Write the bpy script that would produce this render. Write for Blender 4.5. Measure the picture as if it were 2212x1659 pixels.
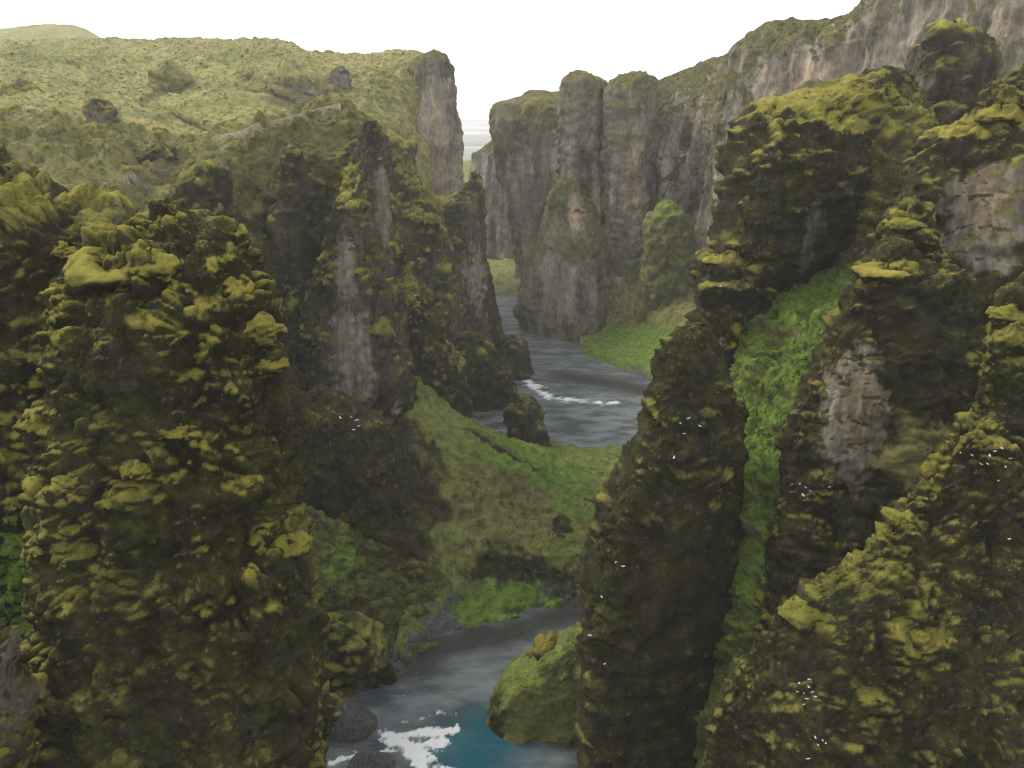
import bpy, math, random
import numpy as np
from mathutils import Vector
from mathutils.bvhtree import BVHTree

# ------------------------------------------------------------------ camera, sky, sun
scene = bpy.context.scene
for o in list(bpy.data.objects):
    bpy.data.objects.remove(o)
COL = scene.collection
PW, PH, F = 2212.0, 1659.0, 1719.5          # photo measured on a 2212 x 1659 sheet
CX, CY, HCAM = PW/2, PH/2, 80.0
PITCH = math.atan(599.5/F)                  # horizon at row 230
SP, CP = math.sin(PITCH), math.cos(PITCH)

cam_d = bpy.data.cameras.new('camera')
cam_d.sensor_width = 36.0
cam_d.lens = 36.0*F/PW
cam_d.clip_start, cam_d.clip_end = 0.5, 60000
cam = bpy.data.objects.new('camera', cam_d)
cam.location = (0, 0, HCAM)
cam.rotation_euler = (math.pi/2 - PITCH, 0, 0)
COL.objects.link(cam)
scene.camera = cam

SUN_EL, SUN_AZ = math.radians(47), math.radians(-62)     # azimuth from +Y towards +X
world = bpy.data.worlds.new('World'); scene.world = world
world.use_nodes = True
wn = world.node_tree; wn.nodes.clear()
wo = wn.nodes.new('ShaderNodeOutputWorld')
wb = wn.nodes.new('ShaderNodeBackground')
sk = wn.nodes.new('ShaderNodeTexSky'); sk.sky_type = 'NISHITA'
sk.sun_disc = False; sk.sun_elevation = SUN_EL; sk.sun_rotation = SUN_AZ
sk.air_density = 1.0; sk.dust_density = 6.0; sk.ozone_density = 1.0
wm = wn.nodes.new('ShaderNodeMix'); wm.data_type = 'RGBA'
wm.inputs['Factor'].default_value = 0.82     # closed cloud sheet over the clear sky
wm.inputs['B'].default_value = (15.0, 15.0, 15.0, 1)
wn.links.new(sk.outputs[0], wm.inputs['A'])
wn.links.new(wm.outputs['Result'], wb.inputs['Color'])
wb.inputs['Strength'].default_value = 0.062
wn.links.new(wb.outputs[0], wo.inputs[0])

sun_d = bpy.data.lights.new('sun', 'SUN')
sun_d.energy = 1.5; sun_d.angle = math.radians(16); sun_d.color = (1.0, 0.95, 0.86)
sun = bpy.data.objects.new('sun', sun_d)
sdir = Vector((math.sin(SUN_AZ)*math.cos(SUN_EL), math.cos(SUN_AZ)*math.cos(SUN_EL), math.sin(SUN_EL)))
sun.rotation_euler = sdir.to_track_quat('Z', 'Y').to_euler()
sun.location = sdir*400
COL.objects.link(sun)

vs = scene.view_settings
vs.view_transform = 'Standard'; vs.look = 'None'; vs.gamma = 1.0; vs.exposure = 1.0
vs.use_curve_mapping = False
scene.cycles.use_denoising = True
scene.cycles.max_bounces = 4
scene.cycles.diffuse_bounces = 3
scene.cycles.volume_bounces = 1
scene.cycles.use_fast_gi = False
scene.cycles.filter_width = 1.1

# ------------------------------------------------------------------ pixel <-> place
def ray(px, py):
    xn, yn = (px-CX)/F, -(py-CY)/F
    return np.array([xn, CP+SP*yn, -SP+CP*yn])
def P(px, py, D):
    r = ray(px, py); t = D/r[1]
    return np.array([0, 0, HCAM]) + r*t
def Z(px, py, z=0.0):
    r = ray(px, py); t = (z-HCAM)/r[2]
    return np.array([0, 0, HCAM]) + r*t
def hgt(py, D):
    return P(CX, py, D)[2]
def xof(px, z, D):
    return (px-CX)/F*(D*CP + (HCAM-z)*SP)
def proj(co):
    w = co[:, 1]*CP + (HCAM-co[:, 2])*SP
    v = co[:, 1]*SP - (HCAM-co[:, 2])*CP
    w = np.maximum(w, 0.1)
    return CX + F*co[:, 0]/w, CY - F*v/w

# ------------------------------------------------------------------ noise
_rs = np.random.RandomState(7)
_perm = np.concatenate([_rs.permutation(256)]*3).astype(np.int32)
_g = _rs.normal(size=(256, 3)).astype(np.float32)
_g /= np.linalg.norm(_g, axis=1)[:, None]
def noise(p):
    p = p.astype(np.float32)
    i = np.floor(p).astype(np.int32); f = p - i
    i &= 255
    u = f*f*f*(f*(f*6-15)+10)
    out = np.zeros(len(p), np.float32)
    for dx in (0, 1):
        wx = u[:, 0] if dx else 1-u[:, 0]
        a = _perm[i[:, 0]+dx]
        for dy in (0, 1):
            wy = wx*(u[:, 1] if dy else 1-u[:, 1])
            b = _perm[a+i[:, 1]+dy]
            for dz in (0, 1):
                w = wy*(u[:, 2] if dz else 1-u[:, 2])
                g = _g[_perm[b+i[:, 2]+dz]]
                out += w*((f[:, 0]-dx)*g[:, 0]+(f[:, 1]-dy)*g[:, 1]+(f[:, 2]-dz)*g[:, 2])
    return out*1.5
def fbm(p, scale, octv=4, st=(1, 1, 1), gain=0.5, seed=0.0):
    q = p/(np.array(st)*scale) + seed*17.31
    s, a, t = 0, 1.0, 0
    for k in range(octv):
        s = s + a*noise(q*(2.03**k) + k*9.7); t += a; a *= gain
    return s/t
def billow(p, scale, octv=2, st=(1, 1, 1), seed=0.0):
    q = p/(np.array(st)*scale) + seed*13.7
    s, a, t = 0, 1.0, 0
    for k in range(octv):
        s = s + a*np.abs(noise(q*(2.1**k) + k*5.3)); t += a; a *= 0.5
    return s/t
_off = _rs.uniform(0.12, 0.88, (256, 3)).astype(np.float32); _rnd = _rs.uniform(0, 1, 256).astype(np.float32)
def domes(p, scale, seed=0.0):
    """rounded cushions packed side by side: height 0..1 and a random number for each cushion"""
    q = (p/np.array([scale, scale, scale*0.8]) + seed*11.3).astype(np.float32)
    i = np.floor(q).astype(np.int32); f = q-i
    d1 = np.full(len(q), 9, np.float32); d2 = d1.copy(); rid = np.zeros(len(q), np.int32)
    for dx in (-1, 0, 1):
        a = _perm[(i[:, 0]+dx) & 255]
        for dy in (-1, 0, 1):
            b = _perm[a+((i[:, 1]+dy) & 255)]
            for dz in (-1, 0, 1):
                h = _perm[b+((i[:, 2]+dz) & 255)]
                o = _off[h]
                d = (o[:, 0]+dx-f[:, 0])**2+(o[:, 1]+dy-f[:, 1])**2+(o[:, 2]+dz-f[:, 2])**2
                m = d < d1
                d2 = np.where(m, d1, np.minimum(d2, d)); rid = np.where(m, h, rid); d1 = np.where(m, d, d1)
    d1, d2 = np.sqrt(d1), np.sqrt(d2)
    e = np.clip((d2-d1)/0.45, 0, 1); e = e*(2-e)
    return e*(0.35+0.65*np.sqrt(np.clip(1-(d1/0.85)**2, 0, 1))), _rnd[rid]
def sstep(a, b, x):
    t = np.clip((x-a)/(b-a), 0, 1)
    return t*t*(3-2*t)

# ------------------------------------------------------------------ materials
def new_mat(name):
    m = bpy.data.materials.new(name); m.use_nodes = True
    nt = m.node_tree; nt.nodes.clear()
    out = nt.nodes.new('ShaderNodeOutputMaterial')
    b = nt.nodes.new('ShaderNodeBsdfPrincipled')
    nt.links.new(b.outputs[0], out.inputs[0])
    return m, nt, b
def n_noise(nt, vec, scale, detail=4, rough=0.55):
    n = nt.nodes.new('ShaderNodeTexNoise'); n.inputs['Scale'].default_value = scale
    n.inputs['Detail'].default_value = detail; n.inputs['Roughness'].default_value = rough
    nt.links.new(vec, n.inputs['Vector']); return n.outputs['Fac']
def n_ramp(nt, fac, stops):
    r = nt.nodes.new('ShaderNodeValToRGB'); el = r.color_ramp.elements
    el[0].position, el[0].color = stops[0][0], (*stops[0][1], 1)
    el[1].position, el[1].color = stops[-1][0], (*stops[-1][1], 1)
    for pos, c in stops[1:-1]:
        e = el.new(pos); e.color = (*c, 1)
    nt.links.new(fac, r.inputs[0]); return r.outputs[0]
def n_math(nt, op, a, b=None, clamp=False):
    n = nt.nodes.new('ShaderNodeMath'); n.operation = op; n.use_clamp = clamp
    for k, v in enumerate((a, b)):
        if v is None: continue
        if isinstance(v, (int, float)): n.inputs[k].default_value = v
        else: nt.links.new(v, n.inputs[k])
    return n.outputs[0]
def n_mix(nt, fac, a, b, blend='MIX'):
    n = nt.nodes.new('ShaderNodeMix'); n.data_type = 'RGBA'; n.blend_type = blend
    for key, v in (('Factor', fac), ('A', a), ('B', b)):
        if isinstance(v, (int, float)): n.inputs[key].default_value = v
        elif isinstance(v, tuple): n.inputs[key].default_value = (*v, 1)
        else: nt.links.new(v, n.inputs[key])
    return n.outputs['Result']
def n_attr(nt, name):
    a = nt.nodes.new('ShaderNodeAttribute'); a.attribute_name = name
    s = nt.nodes.new('ShaderNodeSeparateColor'); nt.links.new(a.outputs['Color'], s.inputs[0])
    return s.outputs[0], s.outputs[1], s.outputs[2]

def terrain_material():
    m, nt, b = new_mat('mossy_rock')
    tc = nt.nodes.new('ShaderNodeNewGeometry').outputs['Position']
    def stretch(s):
        v = nt.nodes.new('ShaderNodeVectorMath'); v.operation = 'MULTIPLY'
        nt.links.new(tc, v.inputs[0]); v.inputs[1].default_value = s; return v.outputs[0]
    moss, rock, herb = n_attr(nt, 'cover')
    grass, gravel, warm = n_attr(nt, 'ground')
    fine = n_math(nt, 'ADD', n_math(nt, 'MULTIPLY', n_noise(nt, tc, 3.0, 5, 0.7), 0.6), n_math(nt, 'MULTIPLY', n_noise(nt, tc, 11.0, 3, 0.65), 0.45))
    mid = n_noise(nt, tc, 0.55, 4, 0.6)
    big = n_noise(nt, tc, 0.09, 3)
    hue = n_math(nt, 'MULTIPLY', n_math(nt, 'SUBTRACT', n_noise(nt, tc, 0.16, 4, 0.6), 0.45), 4.0, True)
    # dark heather / brown moss
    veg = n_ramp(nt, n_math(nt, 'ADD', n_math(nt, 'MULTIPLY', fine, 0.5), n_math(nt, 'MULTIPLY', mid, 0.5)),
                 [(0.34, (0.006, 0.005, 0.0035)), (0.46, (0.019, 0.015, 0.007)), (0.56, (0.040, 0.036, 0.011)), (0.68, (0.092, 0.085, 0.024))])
    # heath grass of the plateau
    gr = n_ramp(nt, n_math(nt, 'ADD', n_math(nt, 'MULTIPLY', mid, 0.55), n_math(nt, 'MULTIPLY', fine, 0.45)),
                [(0.32, (0.05, 0.058, 0.020)), (0.42, (0.150, 0.142, 0.044)), (0.54, (0.26, 0.225, 0.084)), (0.68, (0.38, 0.32, 0.14))])
    veg = n_mix(nt, hue, veg, n_mix(nt, 1.0, veg, (0.82, 1.06, 0.85), 'MULTIPLY'))
    rust = n_math(nt, 'MULTIPLY', n_math(nt, 'SUBTRACT', n_noise(nt, tc, 0.22, 4, 0.65), 0.53), 6.0, True)
    veg = n_mix(nt, n_math(nt, 'MULTIPLY', rust, 0.8), veg, n_mix(nt, 1.0, veg, (1.30, 1.0, 0.80), 'MULTIPLY'))
    gr = n_mix(nt, hue, gr, n_mix(nt, 1.0, gr, (0.86, 1.0, 0.86), 'MULTIPLY'))
    speck = n_math(nt, 'MULTIPLY', n_math(nt, 'SUBTRACT', n_noise(nt, tc, 0.42, 5, 0.75), 0.53), 9.0, True)
    drift = n_math(nt, 'MULTIPLY', n_math(nt, 'SUBTRACT', n_noise(nt, tc, 0.035, 5, 0.65), 0.44), 5.0, True)
    gr = n_mix(nt, drift, gr, n_mix(nt, 1.0, gr, (0.62, 0.70, 0.60), 'MULTIPLY'))
    gr = n_mix(nt, n_math(nt, 'MULTIPLY', speck, 0.82), gr, (0.035, 0.042, 0.016))
    col = n_mix(nt, grass, veg, gr)
    # rock: vertical streaks, pale brown to grey
    st = n_noise(nt, stretch((0.20, 0.20, 0.045)), 1.0, 5, 0.55)
    st2 = n_noise(nt, stretch((1.3, 1.3, 0.45)), 1.0, 6, 0.7)
    rk = n_ramp(nt, n_math(nt, 'ADD', n_math(nt, 'MULTIPLY', st, 0.6), n_math(nt, 'MULTIPLY', st2, 0.4)),
                [(0.35, (0.045, 0.042, 0.036)), (0.43, (0.140, 0.123, 0.100)), (0.52, (0.235, 0.203, 0.162)), (0.65, (0.37, 0.320, 0.255))])
    rk = n_mix(nt, n_math(nt, 'MULTIPLY', warm, 0.8), rk, n_mix(nt, 1.0, rk, (1.22, 1.07, 0.86), 'MULTIPLY'))
    rfac = n_math(nt, 'ADD', rock, n_math(nt, 'MULTIPLY', n_math(nt, 'SUBTRACT', st2, 0.5), 0.9), True)
    rfac = n_math(nt, 'MULTIPLY', rfac, n_math(nt, 'MULTIPLY', rock, 2.2, True))
    col = n_mix(nt, rfac, col, rk)
    # gravel
    gv = n_ramp(nt, n_noise(nt, tc, 2.2, 6, 0.7), [(0.35, (0.030, 0.031, 0.032)), (0.65, (0.115, 0.112, 0.105))])
    col = n_mix(nt, gravel, col, gv)
    # moss cushions
    mo = n_ramp(nt, n_math(nt, 'ADD', n_math(nt, 'MULTIPLY', big, 0.35), n_math(nt, 'ADD', n_math(nt, 'MULTIPLY', fine, 0.35), n_math(nt, 'MULTIPLY', mid, 0.3))),
                [(0.36, (0.060, 0.060, 0.011)), (0.46, (0.145, 0.133, 0.024)), (0.56, (0.24, 0.208, 0.038)), (0.67, (0.36, 0.295, 0.066))])
    mo = n_mix(nt, hue, mo, n_mix(nt, 1.0, mo, (0.88, 0.99, 0.85), 'MULTIPLY'))
    mval = n_math(nt, 'ADD', moss, n_math(nt, 'MULTIPLY', n_math(nt, 'SUBTRACT', fine, 0.5), 0.7), True)
    mval = n_math(nt, 'MULTIPLY', mval, n_math(nt, 'MULTIPLY', moss, 4.0, True))
    olive = n_ramp(nt, n_math(nt, 'ADD', n_math(nt, 'MULTIPLY', fine, 0.5), n_math(nt, 'MULTIPLY', mid, 0.5)), [(0.38, (0.030, 0.030, 0.008)), (0.5, (0.092, 0.086, 0.018)), (0.64, (0.165, 0.150, 0.034))])
    mfac = n_math(nt, 'MULTIPLY', n_math(nt, 'SUBTRACT', mval, 0.42), 2.2, True)
    col = n_mix(nt, n_math(nt, 'MULTIPLY', mval, 2.6, True), col, olive)
    col = n_mix(nt, mfac, col, mo)
    # fresh green herbs
    he = n_ramp(nt, n_math(nt, 'ADD', n_math(nt, 'MULTIPLY', fine, 0.6), n_math(nt, 'MULTIPLY', mid, 0.4)),
                [(0.36, (0.016, 0.034, 0.007)), (0.47, (0.060, 0.110, 0.014)), (0.60, (0.150, 0.215, 0.032))])
    hfac = n_math(nt, 'ADD', herb, n_math(nt, 'MULTIPLY', n_math(nt, 'SUBTRACT', mid, 0.5), 1.2), True)
    hfac = n_math(nt, 'MULTIPLY', hfac, n_math(nt, 'MULTIPLY', herb, 2.5, True))
    col = n_mix(nt, hfac, col, he)
    nt.links.new(col, b.inputs['Base Color'])
    b.inputs['Roughness'].default_value = 0.95
    b.inputs['Specular IOR Level'].default_value = 0.15
    bp = nt.nodes.new('ShaderNodeBump'); bp.inputs['Strength'].default_value = 0.8; bp.inputs['Distance'].default_value = 0.35
    nt.links.new(n_math(nt, 'ADD', fine, n_math(nt, 'MULTIPLY', st2, 0.5)), bp.inputs['Height'])
    nt.links.new(bp.outputs[0], b.inputs['Normal'])
    return m
TERRAIN = terrain_material()

# ------------------------------------------------------------------ mesh building
def grid_faces(n, m, closed):
    r = np.arange(n-1)[:, None]; mm = m if closed else m-1
    c = np.arange(mm)[None, :]
    a = r*m + c; b = r*m + (c+1) % m
    return np.stack([a, b, b+m, a+m], -1).reshape(-1, 4)
def make_mesh(name, co, quads, mat, smooth=True):
    me = bpy.data.meshes.new(name)
    me.vertices.add(len(co)); me.vertices.foreach_set('co', co.astype(np.float32).ravel())
    quads = np.asarray(quads)
    k = quads.shape[1]
    me.loops.add(quads.size); me.loops.foreach_set('vertex_index', quads.astype(np.int32).ravel())
    me.polygons.add(len(quads))
    me.polygons.foreach_set('loop_start', np.arange(0, quads.size, k, dtype=np.int32))
    me.polygons.foreach_set('use_smooth', np.full(len(quads), smooth))
    me.update(calc_edges=True); me.validate()
    if mat: me.materials.append(mat)
    return me
def vnormals(me):
    a = np.empty(len(me.vertices)*3, np.float32)
    me.vertex_normals.foreach_get('vector', a)
    return a.reshape(-1, 3)
def set_co(me, co):
    me.vertices.foreach_set('co', co.astype(np.float32).ravel()); me.update()
def set_attr(me, name, rgb):
    at = me.attributes.new(name, 'FLOAT_COLOR', 'POINT')
    d = np.ones((len(rgb), 4), np.float32); d[:, :3] = rgb
    at.data.foreach_set('color', d.ravel())
def link(name, me, parent=None, label=None, cat=None, group=None, kind=None):
    o = bpy.data.objects.new(name, me); COL.objects.link(o)
    if parent is not None: o.parent = parent
    if label: o['label'] = label
    if cat: o['category'] = cat
    if group: o['group'] = group
    if kind: o['kind'] = kind
    return o

def hermite(pts, n, par=None):
    pts = np.asarray(pts, float)
    if par is None:
        par = np.concatenate([[0], np.cumsum(np.linalg.norm(np.diff(pts, axis=0), axis=1)+1e-6)])
    if len(pts) == 2:
        t = np.linspace(0, 1, n)[:, None]; return pts[0]*(1-t)+pts[1]*t
    d = np.diff(pts, axis=0)/np.diff(par)[:, None]
    tg = np.empty_like(pts); tg[0] = d[0]; tg[-1] = d[-1]
    h = np.diff(par)
    tg[1:-1] = (d[:-1]*h[1:, None]+d[1:]*h[:-1, None])/(h[1:]+h[:-1])[:, None]
    s = np.linspace(par[0], par[-1], n)
    k = np.clip(np.searchsorted(par, s, side='right')-1, 0, len(pts)-2)
    u = ((s-par[k])/h[k])[:, None]; hk = h[k][:, None]
    return ((2*u**3-3*u**2+1)*pts[k] + (u**3-2*u**2+u)*hk*tg[k] + (-2*u**3+3*u**2)*pts[k+1] + (u**3-u**2)*hk*tg[k+1])

STEP = 3.8     # mesh spacing aimed at, in sheet pixels
DEF = dict(crag=(6, 1.0), **{'break': None}, lump=(1.6, 0.45), flute=None, ledge=None, micro=(0.5, 0.12),
           moss=(0.34, 0.72, 1.0), rock=0.0, grass=0.0, herb=0.0, warm=0.0, gravel=0.0, seed=0.0)
def dress(me, opt, paints=()):
    """roughen a smooth form into crags, ledges and moss lumps, then write its cover masks"""
    o = dict(DEF); o.update(opt); sd = o['seed']
    co = np.empty(len(me.vertices)*3, np.float32); me.vertices.foreach_get('co', co); co = co.reshape(-1, 3)
    N = vnormals(me)
    q = co + 0.35*np.stack([fbm(co, 9, 2, seed=sd+k+3) for k in range(3)], 1)*6
    d = np.zeros(len(co), np.float64); keep = np.ones(len(co), np.float32)
    for pt in paints:                                   # smoother bare faces
        if pt[0] == 'line': d -= pt[3]*blob(co, pt)
        if pt[0] == 'rock': keep *= 1-0.62*blob(co, pt)
    s, a = o['crag']
    d += a*(fbm(q, s, 5, seed=sd)*1.3 + 0.7*(0.45-np.abs(fbm(q, s*0.8, 4, seed=sd+11))*2.2))*(0.45+0.55*keep)
    if o['break']:
        s, a = o['break']; d += a*keep*(fbm(q, s, 4, gain=0.6, seed=sd+21)*1.4 + 0.5*(0.4-np.abs(fbm(q, s*1.3, 3, seed=sd+22))*2))
    if o['flute']:
        s, a = o['flute']; r = 1-np.abs(fbm(q, s, 3, st=(1, 1, 7), seed=sd+1))*2.4
        d += a*(r-0.5)*sstep(0.75, 0.3, np.abs(N[:, 2]))
    if o['ledge']:
        for hh, kk, ss in ((1.0, 1.0, 2), (0.45, 0.22, 12)):
            h, a = o['ledge'][0]*hh, o['ledge'][1]*kk
            ph = (co[:, 2] + 0.9*h*fbm(q, h*2.2, 3, seed=sd+ss)*2.2)/h
            fr = ph-np.floor(ph)
            saw = np.where(fr < 0.88, fr/0.88, (1-fr)/0.12)
            amp = sstep(0.0, 0.3, fbm(q, h*2.0, 3, st=(1, 1, 0.6), seed=sd+ss+3))
            d += a*(saw-0.4)*amp*keep*sstep(0.9, 0.55, np.abs(N[:, 2]))
    face = 1-keep
    d += face*o['lump'][1]*(0.9*(0.4-np.abs(fbm(q, o['lump'][0]*2.2, 4, st=(1, 1, 5), seed=sd+31))*2)+0.5*fbm(q, o['lump'][0], 3, st=(1.6, 1.6, 0.8), seed=sd+32))
    s, a = o['lump']
    dm, ra = domes(q, s*1.15, seed=sd+4); dl, rl = domes(q, s*2.9, seed=sd+14)
    cl = 0.4+0.8*sstep(-0.25, 0.3, fbm(q, s*3.5, 2, seed=sd+13))
    lu = dm*(0.25+0.75*ra)
    d += a*keep*(0.75*cl*(lu-0.3) + 1.25*(dl*(0.2+0.8*rl)-0.3))
    co2 = co + N*d[:, None]
    co2[:, 2] += 0.35*a*(lu+dl*rl)*keep*cl
    s, a = o['micro']
    co2 += N*(a*fbm(co, s, 2, seed=sd+6)*1.6*(0.4+0.6*keep))[:, None]
    set_co(me, co2)
    N2 = vnormals(me); nz = N2[:, 2]
    m0, m1, mk = o['moss']
    pn = fbm(co2, 6.0, 3, seed=sd+7); pf = fbm(co2, 1.6, 3, seed=sd+17)
    bias = np.zeros(len(co2))
    for pt in paints:
        if pt[0] in ('moss', 'crest'): bias = np.maximum(bias, 0.5*blob(co2, pt))
    mv = nz*0.62 - 0.04 + 0.72*pn + 0.3*pf + 0.30*(ra-0.5) + 0.42*(rl-0.5) + 0.35*(dm-0.6) + 0.25*(dl-0.6) + bias
    moss = np.maximum(mk, 1.6*bias)*sstep(m0-0.15, m1+0.25, mv)
    steep = sstep(0.62, 0.25, nz)
    rock = o['rock']*steep*sstep(-0.35, 0.15, fbm(co2, 9, 3, st=(1, 1, 3), seed=sd+8)+0.25*(o['rock']-0.5))
    herb = o['herb']*sstep(0.1, 0.5, nz+0.3*pn)
    grass = np.full(len(co2), o['grass'], np.float32); warm = np.full(len(co2), o['warm'], np.float32)
    warm *= sstep(-0.1, 0.35, fbm(co2, 14, 2, st=(1, 1, 2), seed=sd+9))
    gravel = np.full(len(co2), o['gravel'], np.float32)
    for pt in paints:
        w = blob(co2, pt)
        if pt[0] in ('rock', 'herb', 'bare'): w = w*pt[3]
        if pt[0] == 'rock':
            rock = np.maximum(rock, w*sstep(0.75, 0.45, nz)); moss *= 1-0.85*w; grass = grass*(1-0.7*w)
        elif pt[0] == 'warm': warm = np.maximum(warm, w)
        elif pt[0] == 'herb': herb = np.maximum(herb, w*sstep(-0.1, 0.35, nz)); moss *= 1-w
        elif pt[0] == 'gravel': gravel = np.maximum(gravel, w); moss *= 1-w; herb *= 1-w
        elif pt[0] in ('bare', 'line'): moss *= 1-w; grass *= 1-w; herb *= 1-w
        elif pt[0] == 'dry': herb = herb*(1-w); grass = grass*(1-0.35*w); moss = moss*(1-w)
        elif pt[0] == 'grass': grass = np.maximum(grass, w)
    set_attr(me, 'cover', np.stack([moss, rock, herb], 1))
    set_attr(me, 'ground', np.stack([grass, gravel, warm], 1))
    return co2, N2, np.stack([moss, rock, herb], 1), np.stack([grass, gravel, warm], 1)
INFO = {}
def blob(co, pt):
    """soft-edged patch: (kind, centre point, (rx, ry, rz), edge noise)"""
    if pt[0] in ('line', 'crest'):
        best = np.full(len(co), 1e9)
        for a, b in zip(pt[1][:-1], pt[1][1:]):
            ab = b-a; t = np.clip(((co-a)@ab)/(ab@ab), 0, 1)
            best = np.minimum(best, np.linalg.norm(co-(a+t[:, None]*ab), axis=1))
        return sstep(1.3, 0.6, best/pt[2]+0.5*fbm(co, pt[2]*1.5, 2, seed=3.1))
    _, c, r = pt[:3]
    e = 0.45*fbm(co, max(0.8, min(r[0], r[2])*0.5), 3, seed=2.2)*1.6
    dd = np.sqrt((((co-np.asarray(c))/np.asarray(r))**2).sum(1)) + e
    return sstep(1.12, 0.72, dd)
def pat(kind, x0, x1, y0, y1, D, deep=6.0, wt=1.0):
    """patch covering sheet rectangle x0..x1, y0..y1 on something about D metres away"""
    c = P((x0+x1)/2, (y0+y1)/2, D)
    k = (D*CP+(HCAM-c[2])*SP)/F
    rx = (x1-x0)/2*k; rz = max((hgt(y0, D)-hgt(y1, D))/2, 0.5)
    return (kind, c, (rx, max(deep, rx), rz), wt)

def loft(rows, D, skew=0.0, tf=6.0, tb=6.0, sq=0.75, base=-3.0, flare=1.15, step=STEP, cap=0.6, lean=0.0, dz=0.0):
    """closed body of rock from outline rows (row, left, right[, distance]); skew = right end farther than left"""
    R = []
    wmax = max(r[2]-r[1] for r in rows)
    for r in rows:
        Dm = r[3] if len(r) > 3 else D
        z = hgt(r[0], Dm); sk = skew*(r[2]-r[1])/wmax
        DL, DR = Dm-sk/2, Dm+sk/2
        R.append((r[0], z, xof(r[1], z, DL), DL, xof(r[2], z, DR), DR))
    R = np.array(R)
    if R[-1, 1] > base:
        l = R[-1].copy(); c = np.array([(l[2]+l[4])/2, (l[3]+l[5])/2])
        l[1] = base; l[2:4] = c+(l[2:4]-c)*flare; l[4:6] = c+(l[4:6]-c)*flare
        l[0] = R[-1, 0] + 0.35*abs(R[-1, 1]-base)/D*F
        R = np.vstack([R, l])
    # resample rows by sheet distance, finely in view, coarsely below the frame
    y = R[:, 0]
    ys = []
    t = y[0]
    while t < y[-1]:
        ys.append(t); t += step if t < 1700 else step*6
    ys.append(y[-1]); ys = np.array(ys)
    S = np.stack([np.interp(ys, y, R[:, k]) for k in range(6)], 1)
    ker = np.array([1, 2, 3, 2, 1.])/9
    for k in range(2, 6):
        pad = np.concatenate([S[:1, k]]*2+[S[:, k]]+[S[-1:, k]]*2); S[:, k] = np.convolve(pad, ker, 'valid')
    wpx = max(abs(r[2]-r[1]) for r in rows)
    nf = int(max(14, (wpx*1.05+2*tf/D*F*0.6)/step)); nb = max(8, nf//4)
    phi = np.concatenate([np.linspace(0, math.pi, nf, endpoint=False), math.pi+np.linspace(0, math.pi, nb, endpoint=False)])
    cs, sn = np.cos(phi), np.sin(phi)
    ax = -np.sign(cs)*np.abs(cs)**sq; of = np.abs(sn)**sq; front = sn >= 0
    L = np.hypot(S[:, 4]-S[:, 2], S[:, 5]-S[:, 3])/2
    Lm = L.max()
    g = np.clip(L/Lm, 0.03, 1)**0.6
    cx, cy = (S[:, 2]+S[:, 4])/2, (S[:, 3]+S[:, 5])/2
    hx, hy = (S[:, 4]-S[:, 2])/2, (S[:, 5]-S[:, 3])/2
    nx, ny = hy/np.maximum(L, 1e-4), -hx/np.maximum(L, 1e-4)       # towards the viewer
    off = np.where(front, tf, -tb)*of
    X = cx[:, None]+hx[:, None]*ax+nx[:, None]*off*g[:, None]
    Y = cy[:, None]+hy[:, None]*ax+ny[:, None]*off*g[:, None]
    Zz = np.repeat(S[:, 1][:, None], len(phi), 1)
    fr = (ys-ys[0])/(ys[-1]-ys[0])
    Y -= lean*fr[:, None]*front*of
    grid = np.stack([X, Y, Zz], -1)
    # rounded top
    top = grid[0]; c0 = top.mean(0)
    nr = int(np.clip(L[0]/D*F/step*0.6, 2, 14))
    rings = []
    for s in np.linspace(0.06, 0.94, nr):
        r = c0+(top-c0)*s; r[:, 2] = c0[2]+cap*min(L[0], 4)*(1-s*s); rings.append(r)
    grid = np.concatenate([np.array(rings), grid], 0)
    n, m = grid.shape[:2]
    q = grid_faces(n, m, True)[:, ::-1]
    co = grid.reshape(-1, 3)
    return co, q
def rock(name, label, cat, rows, D, opt, paints=(), group=None, **kw):
    co, q = loft(rows, D, **kw)
    me = make_mesh(name, co, q, TERRAIN)
    N = vnormals(me)
    ctr = co.mean(0)
    if ((co-ctr)*N).sum() < 0: me.flip_normals(); me.update()
    inf = dress(me, opt, paints)
    o = link(name, me, None, label, cat, group)
    INFO[o.name] = inf
    return o
def patch(rows, step=STEP):
    """terrain sheet through rows of points (far to near or top to bottom)"""
    rows = [np.array(r, float) for r in rows]
    M = N = 0
    pj = [np.stack(proj(r), 1) for r in rows]
    for p in pj:
        M = max(M, np.linalg.norm(np.diff(p, axis=0), axis=1).sum()/step)
    M = int(np.clip(M, 12, 700))
    H = np.stack([hermite(r, M) for r in rows])
    PJ = np.stack([np.stack(proj(h), 1) for h in H])
    N = int(np.clip(np.linalg.norm(np.diff(PJ, axis=0), axis=2).sum(0).max()/step, 8, 700))
    par = np.concatenate([[0], np.cumsum(np.linalg.norm(np.diff(H, axis=0), axis=2).mean(1)+1e-6)])
    G = hermite(H.reshape(len(rows), -1), N, par).reshape(N, M, 3)
    return G.reshape(-1, 3), grid_faces(N, M, False)
def ground_sheet(name, rows, opt, paints=(), kind='structure', label=None, cat=None, step=STEP):
    co, q = patch(rows, step)
    me = make_mesh(name, co, q, TERRAIN)
    if vnormals(me)[:, 2].mean() < 0: me.flip_normals(); me.update()
    inf = dress(me, opt, paints)
    o = link(name, me, None, label, cat, None, kind)
    INFO[o.name] = inf
    return o

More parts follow.
